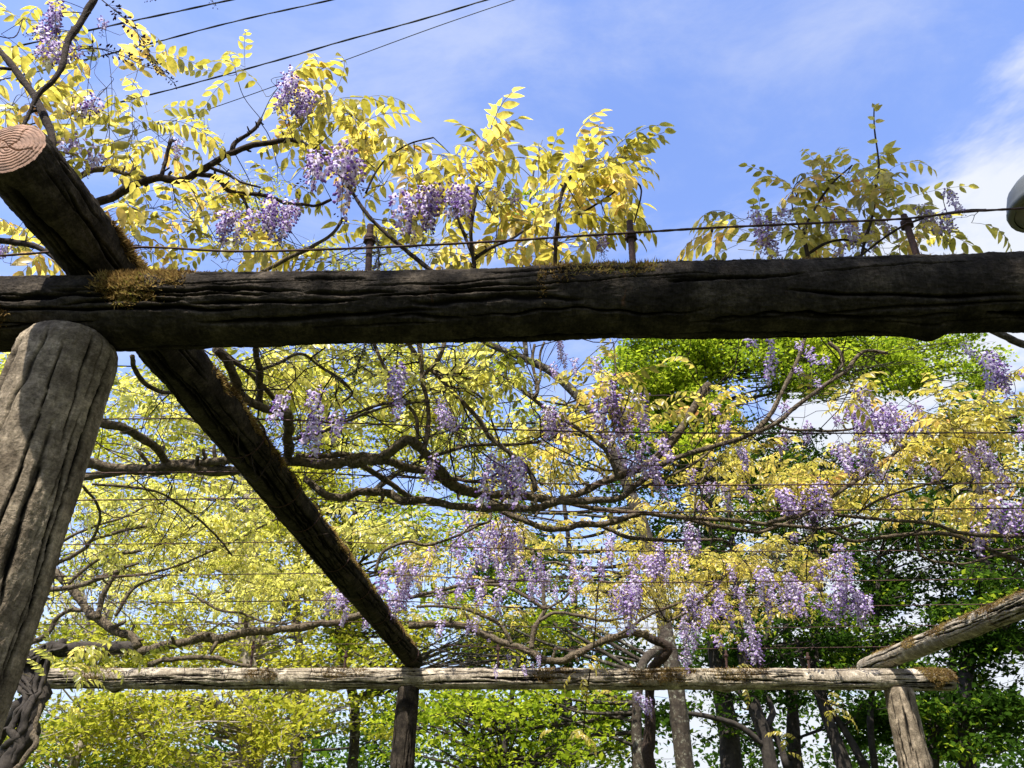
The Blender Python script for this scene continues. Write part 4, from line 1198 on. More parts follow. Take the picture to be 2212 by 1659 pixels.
W4.branch([(1790, 740), (1815, 760), (1820, 785), (1800, 810)], 4.5, 3.5, Y=3.75)
W4.branch([(1660, 905), (1700, 925), (1760, 930), (1830, 928), (1890, 915)], 3.2, 2.2, Y=3.9, spurs=3)
W4.branch([(2260, 885), (2212, 895), (2108, 913), (2025, 940), (1958, 960), (1908, 1000), (1858, 1033), (1808, 1066), (1741, 1106), (1660, 1130)], 3.6, 4.6, Y=4.3, gn=0.25)
W4.branch([(1200, 1083), (1300, 1100), (1380, 1108), (1475, 1118), (1575, 1123), (1640, 1130), (1740, 1140), (1800, 1142), (1860, 1130)], 6, 3.4, Y=4.6, gn=0.3)
W4.branch([(1780, 1145), (1808, 1153), (1848, 1170), (1941, 1156), (2041, 1153), (2108, 1173), (2158, 1196), (2240, 1222)], 4, 4.6, Y=4.7, gn=0.25)
W4.branch([(1680, 1100), (1741, 1106), (1808, 1113), (1908, 1123), (2008, 1130), (2075, 1150), (2141, 1156), (2240, 1158)], 3.4, 4.2, Y=4.5, gn=0.3)
W4.branch([(1475, 1118), (1540, 1135), (1600, 1145), (1650, 1148), (1720, 1120), (1790, 1090)], 5, 2.5, Y=4.8)
W4.branch([(1980, 1150), (1985, 1190), (2010, 1210), (2080, 1218), (2150, 1200), (2230, 1175)], 2.8, 2.4, Y=5.0)
W4.branch([(1850, 1110), (1890, 1085), (1950, 1060), (2020, 1040), (2060, 1000), (2090, 970)], 3.0, 2, Y=4.4)
W4.branch([(1084, 810), (1120, 836), (1154, 863), (1187, 890), (1230, 916), (1277, 946), (1310, 976), (1334, 1030)], 3.4, 5, Y=3.6, gn=0.2)
W4.branch([(1154, 860), (1162, 836), (1150, 786), (1154, 745)], 4, 3.6, Y=3.55)
W4.branch([(1157, 840), (1168, 815), (1166, 770), (1175, 740)], 3.2, 2.6, Y=3.55)
W4.branch([(1310, 985), (1330, 940), (1320, 880), (1330, 820), (1325, 740)], 2.8, 1.8, Y=3.6)
W4.branch([(1320, 1080), (1420, 1040), (1500, 1000), (1545, 960), (1560, 900)], 3, 2, Y=4.0)
W4.branch([(1500, 1120), (1505, 1060), (1530, 1020), (1560, 990)], 2.4, 1.8, Y=4.2)
W4.branch([(1335, 1370), (1420, 1320), (1520, 1290), (1600, 1285), (1700, 1290)], 3.4, 2.2, Y=7.6)
W4.branch([(1440, 1345), (1500, 1310), (1580, 1230), (1640, 1190)], 2.8, 1.8, Y=6.6)


# ---- shoots, leaves and clusters over the trellis
def canopy(pl, cx, cy, rx, ry, n, s=1.0, z0=3.42, z1=4.0, nl=(3, 6)):
    """n shoots growing out of the trellis layer; the ellipse says where they show"""
    for _ in range(int(round(n * (1.35 if pl is W3 else 1.4)))):
        a = RNG.uniform(0, 2 * PI); q = math.sqrt(RNG.uniform(0, 1))
        z = RNG.uniform(z0, z1)
        p = atz(cx + rx * q * math.cos(a), cy + ry * q * math.sin(a), z)
        if p[1] > 10.3 or p[1] < 2.1:
            continue
        d = np.array([RNG.normal(0, 0.8), RNG.normal(0, 0.8), RNG.uniform(0, 0.9)])
        ln = RNG.uniform(0.22, 0.5)
        pl.shoot(p - nrm(d) * ln * 0.5, d, ln, int(RNG.integers(*nl)), s * RNG.uniform(0.8, 1.05))
        if RNG.uniform() < 0.5:
            w, dd = pl.near_wood(p)
            if dd < 0.9:
                pl.twig_to(w, p - nrm(d) * ln * 0.5, 0.0028)


for c in [(330, 860, 90, 60, 10), (560, 820, 110, 70, 12), (680, 800, 90, 60, 10), (430, 960, 120, 60, 7), (300, 1080, 130, 60, 20), (450, 1090, 150, 60, 22), (350, 1170, 200, 50, 30), (550, 1180, 120, 50, 18), (600, 1060, 80, 40, 6), (450, 1270, 250, 50, 40), (600, 1290, 160, 50, 20), (250, 1300, 150, 60, 16), (820, 830, 90, 60, 9), (1000, 790, 120, 40, 12), (960, 880, 100, 50, 9), (1080, 940, 90, 60, 8), (700, 940, 60, 40, 3), (800, 1130, 120, 40, 14), (640, 1230, 60, 60, 8), (60, 800, 60, 50, 6)]:
    canopy(W3, *c, s=0.85)
for c in [(1290, 860, 60, 70, 8), (1240, 960, 110, 70, 12), (1370, 880, 60, 50, 4), (1130, 1030, 110, 40, 9), (1250, 1180, 160, 50, 20), (1050, 1150, 130, 50, 14), (950, 1230, 120, 40, 14), (1000, 1330, 130, 40, 16), (1550, 900, 60, 50, 4), (1480, 1000, 80, 50, 8), (1620, 1030, 100, 50, 12), (1600, 980, 60, 30, 4), (1830, 850, 50, 35, 4), (1790, 1010, 110, 60, 12), (2000, 920, 110, 35, 9), (2110, 900, 100, 45, 9), (2000, 1000, 120, 50, 11), (2150, 1010, 80, 60, 8), (1900, 1080, 130, 50, 14), (2100, 1100, 110, 50, 10), (1500, 1230, 130, 45, 30), (1640, 1200, 130, 30, 22), (1400, 1290, 120, 45, 24), (1620, 1290, 150, 45, 26), (1300, 1300, 120, 50, 18), (1780, 1230, 70, 30, 8), (1500, 1350, 130, 30, 16), (1200, 1380, 120, 25, 12), (2180, 800, 40, 50, 2), (1700, 1420, 60, 20, 5), (1430, 1110, 100, 25, 8)]:
    canopy(W4, *c, s=0.85)
# sprays that hang lower, in front of the far beam and below it
for (px, py, Y, n, s) in [(560 / 3 + 0, 1400, 6.2, 5, .95), (90, 1430, 6.2, 4, .9), (150, 1460, 6.4, 5, .9), (250, 1410, 6.2, 4, .95), (120, 1500, 6.6, 3, .8)]:
    for k in range(n):
        p = at(px + RNG.normal(0, 25), py + RNG.normal(0, 18), Y + RNG.uniform(-.3, .3))
        W3.leaf(p, [RNG.normal(0.3, .7), RNG.normal(0, .5), RNG.normal(0.2, .3)], s)
W3.shoot(at(110, 1470, 6.3), [0.9, 0, 0.1], 0.6, 6, .9)
for (px, py, Y, n, s) in [(1250, 1440, 8.2, 5, .9), (1255, 1590, 9.5, 6, .9), (1700, 1610, 9.6, 4, .8), (1820, 1530, 9.6, 6, .9), (1340, 1505, 9.2, 3, .8), (1600, 1470, 9.2, 3, .8)]:
    for k in range(n):
        p = at(px + RNG.normal(0, 18), py + RNG.normal(0, 12), Y + RNG.uniform(-.2, .2))
        W4.leaf(p, [RNG.normal(0, .8), RNG.normal(0, .5), RNG.normal(0.1, .3)], s)
W4.branch([(1300, 1180, 7.6), (1290, 1290, 7.8), (1283, 1390, 8.0), (1270, 1480, 8.6), (1262, 1560, 9.3), (1258, 1600, 9.5)], 2, 1.4, Y=8, mat='vine_dark', gn=0.2)
W4.branch([(1820, 1530, 9.6), (1760, 1500, 9.3), (1700, 1440, 8.9)], 1.6, 1.4, Y=9, mat='vine_dark')
for (px, py, z, n, kind, s, sp) in [
        (690, 845, 3.1, 4, 'open', .75, .07), (862, 765, 3.3, 2, 'open', .8, .03), (965, 850, 3.15, 2, 'open', .6, .04), (985, 880, 3.15, 2, 'half', .6, .04), (1080, 965, 3.1, 4, 'open', .8, .09), (1050, 1000, 3.05, 2, 'open', .8, .05)]:
    c = atz(px, py, z); flowers(W3, px, py, c[1], n, kind, s, sp)
for (px, py, Y, n, kind, s, sp) in [(870, 1205, 6.5, 5, 'open', 1.1, .13), (710, 1265, 7.2, 4, 'open', .95, .12), (850, 1260, 6.8, 4, 'open', 1.1, .1), (1070, 1425, 8.6, 2, 'open', .6, .2), (1130, 1425, 8.6, 2, 'open', .6, .1), (740, 1260, 7.2, 2, 'open', 1, .05), (900, 1210, 6.9, 3, 'open', 1.0, .1)]:
    flowers(W3 if px < 800 else W4, px, py, Y, n, kind, s, sp)
for (px, py, Y, n, kind, s, sp) in [
        (1328, 830, 3.5, 4, 'open', 1.0, .05), (1350, 880, 3.55, 3, 'open', .8, .05), (1215, 745, 3.3, 2, 'open', .5, .08), (1240, 755, 3.3, 2, 'open', .5, .06), (1200, 860, 3.6, 2, 'open', .85, .04), (1218, 880, 3.6, 1, 'open', .7, .03), (1390, 935, 3.7, 2, 'open', .75, .05), (1370, 960, 3.7, 2, 'open', .7, .06), (1410, 1000, 3.8, 2, 'open', .6, .04),
        (1620, 728, 3.2, 3, 'open', .75, .06), (1660, 725, 3.2, 1, 'open', .5, .02), (1525, 820, 3.9, 1, 'bud', .5, .02), (1565, 895, 3.7, 2, 'half', .7, .05), (1590, 945, 3.8, 2, 'open', .6, .05), (1720, 775, 3.6, 3, 'half', .6, .1), (1760, 800, 3.7, 3, 'bud', .6, .1), (1690, 850, 3.7, 2, 'half', .6, .08),
        (1910, 855, 3.6, 4, 'open', .85, .09), (1945, 870, 3.6, 3, 'open', .75, .07), (1870, 880, 3.7, 3, 'open', .85, .08), (1800, 880, 3.8, 3, 'half', .75, .1), (1810, 940, 3.9, 3, 'open', .8, .1), (1850, 960, 3.9, 2, 'open', .8, .08),
        (2130, 738, 3.0, 2, 'open', .8, .05), (2155, 760, 3.0, 2, 'open', .7, .05), (2080, 735, 3.0, 1, 'open', .5, .03), (2100, 940, 4.0, 2, 'open', .9, .05), (2130, 960, 4.0, 2, 'open', .7, .06), (2200, 900, 3.8, 2, 'open', .7, .05), (1735, 1035, 4.3, 4, 'open', .95, .08), (1700, 1045, 4.3, 2, 'open', .8, .06), (1560, 1030, 4.3, 3, 'open', .8, .09), (1520, 1030, 4.3, 2, 'half', .7, .06), (1490, 1110, 4.6, 2, 'open', .95, .04), (1900, 1000, 4.2, 2, 'bud', .7, .1), (2140, 1060, 4.5, 4, 'open', 1.0, .12), (2180, 1070, 4.5, 3, 'open', .9, .1), (1740, 1110, 4.6, 2, 'half', .7, .06), (1960, 990, 4.2, 2, 'half', .8, .08),
        (1060, 1110, 5.6, 5, 'open', 1.15, .14), (1100, 1120, 5.6, 5, 'open', 1.15, .12), (1030, 1150, 5.8, 3, 'open', 1.1, .1), (1120, 1180, 6.2, 4, 'open', 1.15, .12), (1090, 1220, 6.6, 4, 'open', 1.1, .12), (1150, 1230, 6.6, 2, 'open', .9, .1), (1370, 1235, 6.2, 4, 'open', 1.15, .07), (1350, 1265, 6.3, 3, 'open', 1.1, .08), (1420, 1170, 5.8, 3, 'open', .95, .08), (1300, 1190, 6.0, 3, 'open', .8, .15), (1250, 1215, 6.2, 3, 'open', .8, .15), (1440, 1200, 6, 2, 'open', .9, .08), (1510, 1265, 6.6, 3, 'open', 1.1, .08), (1545, 1240, 6.6, 3, 'open', .9, .12), (1500, 1330, 7.2, 3, 'open', 1.1, .08), (1610, 1365, 7.6, 3, 'open', 1.2, .06), (1640, 1230, 6.2, 3, 'open', .9, .12), (1700, 1225, 6.2, 4, 'open', 1.05, .14), (1760, 1210, 6.2, 4, 'open', 1.15, .12), (1800, 1225, 6.2, 3, 'open', 1.1, .1), (1840, 1255, 6.3, 3, 'open', 1.1, .06), (1865, 1270, 6.3, 2, 'open', 1.0, .04), (1600, 1250, 6.4, 3, 'open', .9, .14), (1690, 1290, 6.8, 2, 'half', 1.0, .1), (1730, 1300, 6.8, 2, 'half', 1.0, .06), (1380, 1490, 9.2, 2, 'open', 1.15, .05), (1030, 1320, 7.8, 2, 'open', .9, .12), (1380, 1180, 5.8, 2, 'open', .9, .08), (1480, 1385, 8, 2, 'open', .9, .15), (1570, 1290, 6.8, 3, 'open', 1.0, .12), (960, 1270, 7.4, 2, 'open', .8, .12), (1200, 1250, 7, 2, 'open', .8, .12)]:
    flowers(W4, px, py, Y, n, kind, s, sp)
def tangle(pl, n, y0=2.3):
    """bare, kinked twigs that spring from the older wood"""
    for _ in range(n):
        C = pl.pts[int(RNG.integers(0, len(pl.pts)))]
        p = C[int(RNG.integers(0, len(C)))]
        if p[2] < 2.7 or p[1] < y0:
            continue
        d = nrm(np.array([RNG.normal(0, 1), RNG.normal(0, 0.7), RNG.normal(0.15, 0.45)]))
        k = int(RNG.integers(5, 12))
        P = [p]
        for _j in range(k):
            d = nrm(d + RNG.normal(0, 0.34, 3) + np.array([0, 0, -0.02]))
            if P[-1][2] < 2.95:
                d[2] = abs(d[2])
            P.append(P[-1] + d * RNG.uniform(0.06, 0.14))
        r = RNG.uniform(0.0022, 0.0052)
        tube(pl.tw, np.array(P), np.linspace(r, r * 0.4, len(P)), 4, 0.5, 0, 0.1)


for (px, py, ln, Y) in [(398, 1440, .42, 8.62), (500, 1420, .35, 8.6), (583, 1415, .5, 8.62), (670, 1430, .30, 8.62), (480, 1500, .4, 8.7), (700, 1440, .22, 8.62), (560, 1490, .35, 8.7), (1120, 1450, .3, 8.62)]:
    p = at(px, py, Y)
    P = [p]
    for _j in range(7):
        P.append(P[-1] + np.array([RNG.normal(0, .018), RNG.normal(0, .01), -ln / 7]))
    tube(W3.tw, P, np.linspace(.004, .0018, 8), 4)
tangle(W3, 230)
tangle(W4, 150)
W3.finish()
W4.finish()

# ------------------------------------------------------------------ trees beyond the pergola


def tree_leaves(mb, C, cnt, rad, flat, size, rng, lean=0.55, shape=1):
    """leaf-sized faces through one clump"""
    D = rng.normal(0, 1, (cnt, 3))
    D = nrm(D) * (rng.uniform(0, 1, (cnt, 1)) ** 0.45)
    P = C + D * np.array([rad, rad, rad * flat])
    N_ = nrm(rng.normal(0, lean, (cnt, 3)) + np.array([0, 0, 1.0]))
    d = nrm(np.cross(N_, rng.normal(0, 1, (cnt, 3))) + np.array([0, 0, -0.25]))
    w = np.cross(N_, d)
    s = size * rng.uniform(0.6, 1.25, (cnt, 1))
    up = N_ * s * 0.10
    V = np.stack([P, P + d * s * 0.42 + w * s * 0.34 + up, P + d * s, P + d * s * 0.42 - w * s * 0.34 + up], 1)
    k = np.arange(cnt)[:, None] * 4
    T = np.concatenate([k + np.array([[0, 2, 1]]), k + np.array([[0, 3, 2]])])
    t = np.clip(0.5 + rng.normal(0, 0.2, cnt) + 0.16 * rng.normal(), 0, 1)
    mb.add(V.reshape(-1, 3), T, None, 0, 0, np.repeat(t, 4))


def tree(label, trunk, r0, r1, regions, leafmat, barkmat, size, seed, extra=(), name='tree', flat=0.4, limbs=1.0, lean=0.55, twiggy=3):
    """trunk: list of 3-D points from the ground up; regions: (cx, cy, rx, ry, Y0, Y1, clumps, leaves per clump, clump radius m)"""
    rng = np.random.default_rng(seed)
    T0 = np.array(trunk, float)
    root = thing(name, label, 'tree', T0[0], 'trees beyond the pergola')
    C, t = catmull(T0, 0.25)
    R = np.interp(t, [0, 1], [r0, r1]) * (1 + 0.10 * snoise(C, 3))
    C = C + 0.3 * R[:, None] * np.stack([snoise(C + 2, 1.5), snoise(C + 7, 1.5), 0 * C[:, 0]], -1)
    mb = MB()
    tube(mb, C, R, 10, 0.5, 0, 0.05)
    mb.build('trunk', M[barkmat], root)
    woods = [(C, R)]
    for (pts, a, b) in extra:
        E, te = catmull(np.array(pts, float), 0.2)
        Re = np.interp(te, [0, 1], [a, b]) * (1 + 0.12 * snoise(E, 3))
        mb = MB(); tube(mb, E, Re, 8, 0.5, 0, 0.06)
        mb.build('limb', M[barkmat], root)
        woods.append((E, Re))
    lm, cr = MB(), MB()
    for (cx, cy, rx, ry, Y0, Y1, ncl, nle, rad) in regions:
        for _ in range(ncl):
            a = rng.uniform(0, 2 * PI); q = math.sqrt(rng.uniform(0, 1))
            c = at(cx + rx * q * math.cos(a), cy + ry * q * math.sin(a), rng.uniform(Y0, Y1))
            if c[2] < 1.2:
                continue
            tree_leaves(cr, c, int(nle * rng.uniform(0.6, 1.4)), rad * rng.uniform(0.7, 1.3), flat, size, rng, lean)
            if limbs and rng.uniform() < limbs:
                best = None
                for (E, Re) in woods:
                    dist = np.linalg.norm(E - c, axis=1) + 1.2 * np.maximum(0, E[:, 2] - c[2] + 0.3)
                    k = int(np.argmin(dist))
                    if best is None or dist[k] < best[0]:
                        best = (dist[k], E[k], Re[k])
                a0, rr = best[1], best[2]
                if best[0] > 3.2:
                    a0 = c + (a0 - c) * (1.4 / best[0]) + np.array([0, 0, -0.25]); rr = 0.03
                    best = (1.4, a0, rr)
                m = (a0 + c) / 2 + np.array([rng.normal(0, .15), rng.normal(0, .15), rng.uniform(-0.25, 0.15)]) * best[0] * 0.4
                E, te = catmull([a0, m, c], 0.25)
                rs = min(rr * 0.5, 0.012 + 0.010 * best[0])
                E = E + 0.04 * np.stack([snoise(E, 2.2), snoise(E + 4, 2.2), snoise(E + 8, 2.2)], -1) * te[:, None]
                tube(lm, E, np.interp(te, [0, 1], [rs, 0.006]), 5, 0.5, 0, 0.05)
                for _k in range(twiggy):
                    e = c + rng.normal(0, 1, 3) * np.array([rad, rad, rad * flat]) * 0.8
                    k0 = E[int(len(E) * rng.uniform(0.6, 0.95))]
                    tube(lm, [k0, (k0 + e) / 2 + rng.normal(0, 0.05, 3), e], [0.006, 0.0045, 0.003], 3, 0.5, 0, 0, False)
    if lm.n:
        o = lm.build('limbs', M[barkmat], root); o['kind'] = 'stuff'
    if cr.n:
        o = cr.build('crown', M[leafmat], root, False); o['kind'] = 'stuff'
    return root


def gp(px, Y):           # ground point below a picture column
    p = at(px, 1659, Y)
    return (p[0], Y, -0.1)


# left: pale-trunked maple with yellow-green sprays
tree('tall maple with slender pale grey trunk and yellow-green sprays behind the left bay', [gp(545, 12.5), tuple(at(545, 1600, 12.5)), tuple(at(538, 1480, 12.5)), tuple(at(530, 1300, 12.6)), tuple(at(545, 1150, 12.8)), tuple(at(520, 980, 13)), tuple(at(500, 820, 13))], 0.20, 0.06,
     [(430, 1570, 280, 85, 10.5, 12.5, 56, 70, .42), (620, 1540, 200, 60, 11, 13, 22, 64, .42), (500, 1300, 260, 100, 11.5, 14, 44, 85, .5), (380, 1120, 200, 120, 11.5, 14, 38, 90, .5), (330, 920, 150, 110, 12, 14, 38, 120, .55), (620, 1425, 260, 35, 11.5, 14, 30, 90, .45), (620, 1010, 150, 120, 12, 14.5, 30, 140, .5), (480, 820, 160, 60, 12, 14, 24, 140, .5), (620, 1200, 150, 80, 12, 14, 26, 150, .5)], 'maple', 'trunk_pale', 0.088, 41,
     [([tuple(at(538, 1600, 12.5)), tuple(at(500, 1540, 12.2)), tuple(at(455, 1500, 12)), tuple(at(430, 1380, 12))], .07, .03), ([tuple(at(538, 1420, 12.5)), tuple(at(600, 1330, 12.6)), tuple(at(660, 1230, 12.8)), tuple(at(690, 1120, 13))], .08, .03)])
tree('low spreading maple with layered yellow-green leaves at the lower left edge', [gp(150, 11), tuple(at(160, 1640, 11)), tuple(at(190, 1540, 11.2)), tuple(at(210, 1400, 11.5))], 0.10, 0.03,
     [(220, 1580, 220, 85, 9.8, 11.6, 52, 70, .40), (180, 1400, 180, 70, 10.5, 12.5, 34, 110, .5), (160, 1150, 150, 160, 11, 13, 36, 95, .5), (280, 1440, 200, 25, 11, 13, 18, 90, .45), (60, 820, 120, 60, 11, 13, 10, 110, .5)], 'maple', 'trunk_pale', 0.08, 42,
     [([tuple(at(165, 1630, 11)), tuple(at(300, 1585, 10.8)), tuple(at(420, 1560, 10.6)), tuple(at(520, 1560, 10.4))], .022, .008)])
tree('thin twiggy tree with sparse fresh leaves seen through the wisteria above the near beam', [gp(760, 13.5), tuple(at(765, 1560, 13.5)), tuple(at(735, 1400, 13.5)), tuple(at(760, 1200, 13.5)), tuple(at(715, 1020, 13.6)), tuple(at(705, 880, 13.6)), tuple(at(640, 620, 13.8)), tuple(at(560, 430, 14))], 0.10, 0.02,
     [(800, 860, 200, 110, 12.5, 15, 44, 110, .5), (930, 780, 150, 60, 12.5, 15, 24, 90, .5), (700, 1080, 160, 90, 12, 15, 34, 130, .5), (820, 1180, 150, 60, 12, 15, 26, 100, .5), (1080, 1380, 200, 50, 12, 15, 34, 90, .5), (780, 1330, 120, 60, 12, 15, 16, 130, .5), (1020, 1000, 120, 60, 12.5, 15, 14, 90, .5), (560, 430, 90, 60, 13, 15, 9, 45, .45), (440, 290, 30, 35, 13, 14, 3, 28, .3), (500, 470, 110, 60, 13, 15, 9, 45, .45), (880, 500, 90, 60, 13, 15, 6, 45, .45), (780, 560, 120, 40, 13, 15, 9, 60, .45), (850, 950, 150, 80, 12.5, 15, 12, 60, .5)], 'maple', 'trunk', 0.085, 43,
     [([tuple(at(560, 430, 14)), tuple(at(470, 350, 14)), tuple(at(445, 300, 14)), tuple(at(440, 250, 14))], .018, .006), ([tuple(at(740, 1150, 13.5)), tuple(at(820, 1050, 13)), tuple(at(900, 1000, 13)), tuple(at(1000, 960, 13))], .07, .03)], twiggy=7)
tree('broad old tree with lichen-spotted trunk, a thick branch crossing just under the near beam', [gp(1480, 11.5), tuple(at(1478, 1640, 11.5)), tuple(at(1465, 1520, 11.5)), tuple(at(1440, 1380, 11.5)), tuple(at(1400, 1180, 11.6)), tuple(at(1340, 1000, 11.6)), tuple(at(1280, 900, 11.6)), tuple(at(1204, 813, 11.6)), tuple(at(1137, 776, 11.6)), tuple(at(1057, 743, 11.6)), tuple(at(980, 700, 11.6))], 0.145, 0.05,
     [(1130, 450, 35, 30, 11.2, 11.6, 4, 60, .22), (1145, 400, 25, 20, 11.2, 11.6, 2, 25, .15), (1050, 860, 130, 90, 11, 13.5, 9, 50, .45), (1180, 930, 90, 60, 11, 13, 7, 50, .45), (1150, 1500, 160, 40, 10.5, 12.5, 10, 110, .5), (1100, 1290, 190, 60, 11, 13, 14, 100, .5), (960, 1120, 140, 60, 11.5, 13.5, 12, 90, .5)], 'green', 'trunk', 0.095, 44,
     [([tuple(at(1137, 776, 11.6)), tuple(at(1125, 600, 11.5)), tuple(at(1140, 480, 11.4)), tuple(at(1150, 390, 11.4)), tuple(at(1160, 340, 11.4)), tuple(at(1172, 302, 11.4))], .05, .005), ([tuple(at(1150, 385, 11.4)), tuple(at(1125, 362, 11.4)), tuple(at(1100, 350, 11.4))], .010, .004), ([tuple(at(1158, 350, 11.4)), tuple(at(1170, 342, 11.4)), tuple(at(1181, 336, 11.4))], .008, .004), ([tuple(at(1165, 325, 11.4)), tuple(at(1177, 316, 11.4))], .007, .004), ([tuple(at(1161, 335, 11.4)), tuple(at(1150, 318, 11.4))], .007, .004),
      ([tuple(at(1440, 1390, 11.5)), tuple(at(1390, 1430, 11.2)), tuple(at(1375, 1520, 11.2)), tuple(at(1380, 1659, 11.2)), gp(1380, 11.2)], .06, .09)])
# centre: bright green bush-like tree below the far beam
tree('bright green leafy young tree below the far beam, right of the middle post', [gp(1080, 11), tuple(at(1085, 1640, 11)), tuple(at(1100, 1540, 11.2)), tuple(at(1120, 1420, 11.5))], 0.08, 0.03,
     [(1060, 1580, 150, 85, 10, 12, 36, 70, .42), (1230, 1620, 120, 50, 10, 12, 16, 70, .42), (830, 1560, 60, 70, 11, 13, 9, 70, .45), (980, 1500, 60, 30, 11, 13, 6, 100, .45), (1300, 1530, 40, 40, 11, 13, 5, 80, .4), (790, 1370, 100, 60, 12, 14, 8, 100, .5)], 'green', 'trunk_dark', 0.09, 45)
# right: tall bright-crowned tree
tree('tall tree with sunlit bright green crown just under the near beam, right of centre', [gp(1560, 15), tuple(at(1575, 1600, 15)), tuple(at(1550, 1400, 15)), tuple(at(1530, 1150, 15)), tuple(at(1500, 900, 15)), tuple(at(1480, 700, 15))], 0.22, 0.05,
     [(1460, 790, 110, 90, 13.5, 16, 50, 200, .55), (1590, 760, 90, 50, 13.5, 16, 20, 190, .6), (1470, 910, 110, 70, 13.5, 16, 34, 190, .55), (1720, 790, 110, 60, 14, 17, 28, 180, .55), (1570, 660, 120, 70, 14, 16, 18, 160, .6), (1760, 600, 60, 40, 14, 16, 8, 150, .5), (1640, 700, 150, 40, 14, 16, 14, 150, .6), (1880, 800, 130, 60, 14.5, 17, 26, 170, .6), (1940, 700, 200, 50, 15, 17, 20, 150, .6), (1340, 830, 60, 70, 14, 16, 8, 110, .5), (1850, 790, 200, 60, 15, 17.5, 26, 160, .55), (2080, 790, 120, 60, 15, 17.5, 18, 160, .55)], 'green', 'trunk_dark', 0.115, 46)
tree('dark green tree with forked dark stems left of the right-hand post', [gp(1660, 13.5), tuple(at(1662, 1640, 13.5)), tuple(at(1625, 1520, 13.5)), tuple(at(1600, 1400, 13.6)), tuple(at(1590, 1250, 13.8)), tuple(at(1570, 1050, 14))], 0.14, 0.05,
     [(1560, 1090, 160, 80, 13, 16, 22, 170, .55), (1450, 1180, 110, 80, 13, 16, 14, 160, .55), (1650, 1350, 180, 70, 13, 15, 24, 170, .5), (1560, 1530, 90, 50, 13, 15, 6, 90, .45), (1400, 1000, 100, 60, 13.5, 16, 12, 150, .55), (1620, 960, 130, 60, 13.5, 16, 13, 150, .55)], 'deep', 'trunk_dark', 0.10, 47,
     [([tuple(at(1662, 1620, 13.5)), tuple(at(1600, 1570, 13.4)), tuple(at(1540, 1550, 13.3)), tuple(at(1480, 1540, 13.2))], .06, .03), ([tuple(at(1700, 1659, 13.6)), tuple(at(1675, 1590, 13.6)), tuple(at(1600, 1500, 13.5)), tuple(at(1540, 1440, 13.5))], .07, .03), ([tuple(at(1645, 1580, 13.5)), tuple(at(1670, 1540, 13.5)), tuple(at(1640, 1460, 13.5)), tuple(at(1660, 1350, 13.6)), tuple(at(1680, 1200, 13.7))], .06, .03)])
tree('dark green tree with two leaning stems directly behind the right-hand post', [gp(1830, 14), tuple(at(1815, 1640, 14)), tuple(at(1780, 1530, 14)), tuple(at(1760, 1400, 14.2)), tuple(at(1770, 1250, 14.4)), tuple(at(1750, 1050, 14.6))], 0.14, 0.05,
     [(1800, 1120, 180, 70, 13.5, 16.5, 26, 180, .6), (1850, 1350, 170, 80, 13.5, 16, 34, 180, .55), (1780, 970, 140, 60, 14, 17, 14, 160, .6), (1860, 1470, 90, 40, 13, 15, 10, 140, .5), (1960, 1230, 120, 70, 13.5, 16, 20, 180, .55)], 'deep', 'trunk_dark', 0.10, 48,
     [([tuple(at(1870, 1659, 14)), tuple(at(1820, 1570, 14)), tuple(at(1750, 1470, 13.9)), tuple(at(1720, 1380, 13.9))], .08, .04), ([tuple(at(1890, 1659, 14.3)), tuple(at(1880, 1560, 14.2)), tuple(at(1890, 1420, 14.2)), tuple(at(1900, 1200, 14.4))], .07, .04)])
tree('dense dark green tree filling the right edge behind the right rafter', [gp(2120, 12.8), tuple(at(2090, 1640, 12.8)), tuple(at(2080, 1500, 12.8)), tuple(at(2110, 1350, 13)), tuple(at(2120, 1150, 13.2)), tuple(at(2100, 950, 13.4))], 0.15, 0.05,
     [(2090, 1560, 140, 90, 12, 14.5, 40, 170, .5), (2130, 1330, 120, 100, 12, 14.5, 30, 180, .55), (2100, 1130, 150, 80, 12.5, 15, 28, 180, .6), (2120, 950, 130, 80, 13, 15.5, 20, 170, .6), (2060, 1430, 90, 50, 12, 14.5, 12, 170, .5), (2260, 1250, 120, 250, 12, 15, 40, 170, .6), (2000, 1040, 120, 60, 13, 15.5, 14, 160, .6)], 'deep', 'trunk_dark', 0.105, 49,
     [([tuple(at(2180, 1400, 13)), tuple(at(2150, 1250, 13)), tuple(at(2110, 1190, 13)), tuple(at(2080, 1130, 13))], .08, .05), ([tuple(at(2016, 1659, 13)), tuple(at(2020, 1560, 13)), tuple(at(2050, 1480, 13)), tuple(at(2060, 1400, 13))], .09, .06)])
tree('taller green tree standing farther back, filling gaps behind the middle of the pergola', [gp(1230, 20), tuple(at(1225, 1500, 20)), tuple(at(1240, 1300, 20)), tuple(at(1215, 1050, 20.3))], 0.18, 0.05,
     [(1180, 1420, 240, 60, 18, 22, 40, 120, .7), (1150, 1250, 220, 90, 18, 22, 36, 90, .7), (1250, 1560, 220, 60, 18, 22, 30, 110, .65), (1200, 1060, 160, 70, 18, 22, 14, 80, .7)], 'deep', 'trunk_dark', 0.15, 61, limbs=0.12)
tree('shadowy green tree farther back, between the dark stems and the right-hand post', [gp(1700, 21), tuple(at(1710, 1500, 21)), tuple(at(1700, 1300, 21)), tuple(at(1720, 1050, 21.3))], 0.20, 0.05,
     [(1680, 1430, 260, 60, 19, 23, 48, 130, .75), (1650, 1560, 260, 60, 19, 23, 14, 90, .6), (1700, 1250, 260, 100, 19, 23, 50, 120, .75), (1600, 1060, 200, 80, 19, 23, 26, 110, .75), (1950, 1560, 130, 70, 19, 23, 24, 120, .7)], 'deep', 'trunk_dark', 0.16, 62, limbs=0.12)
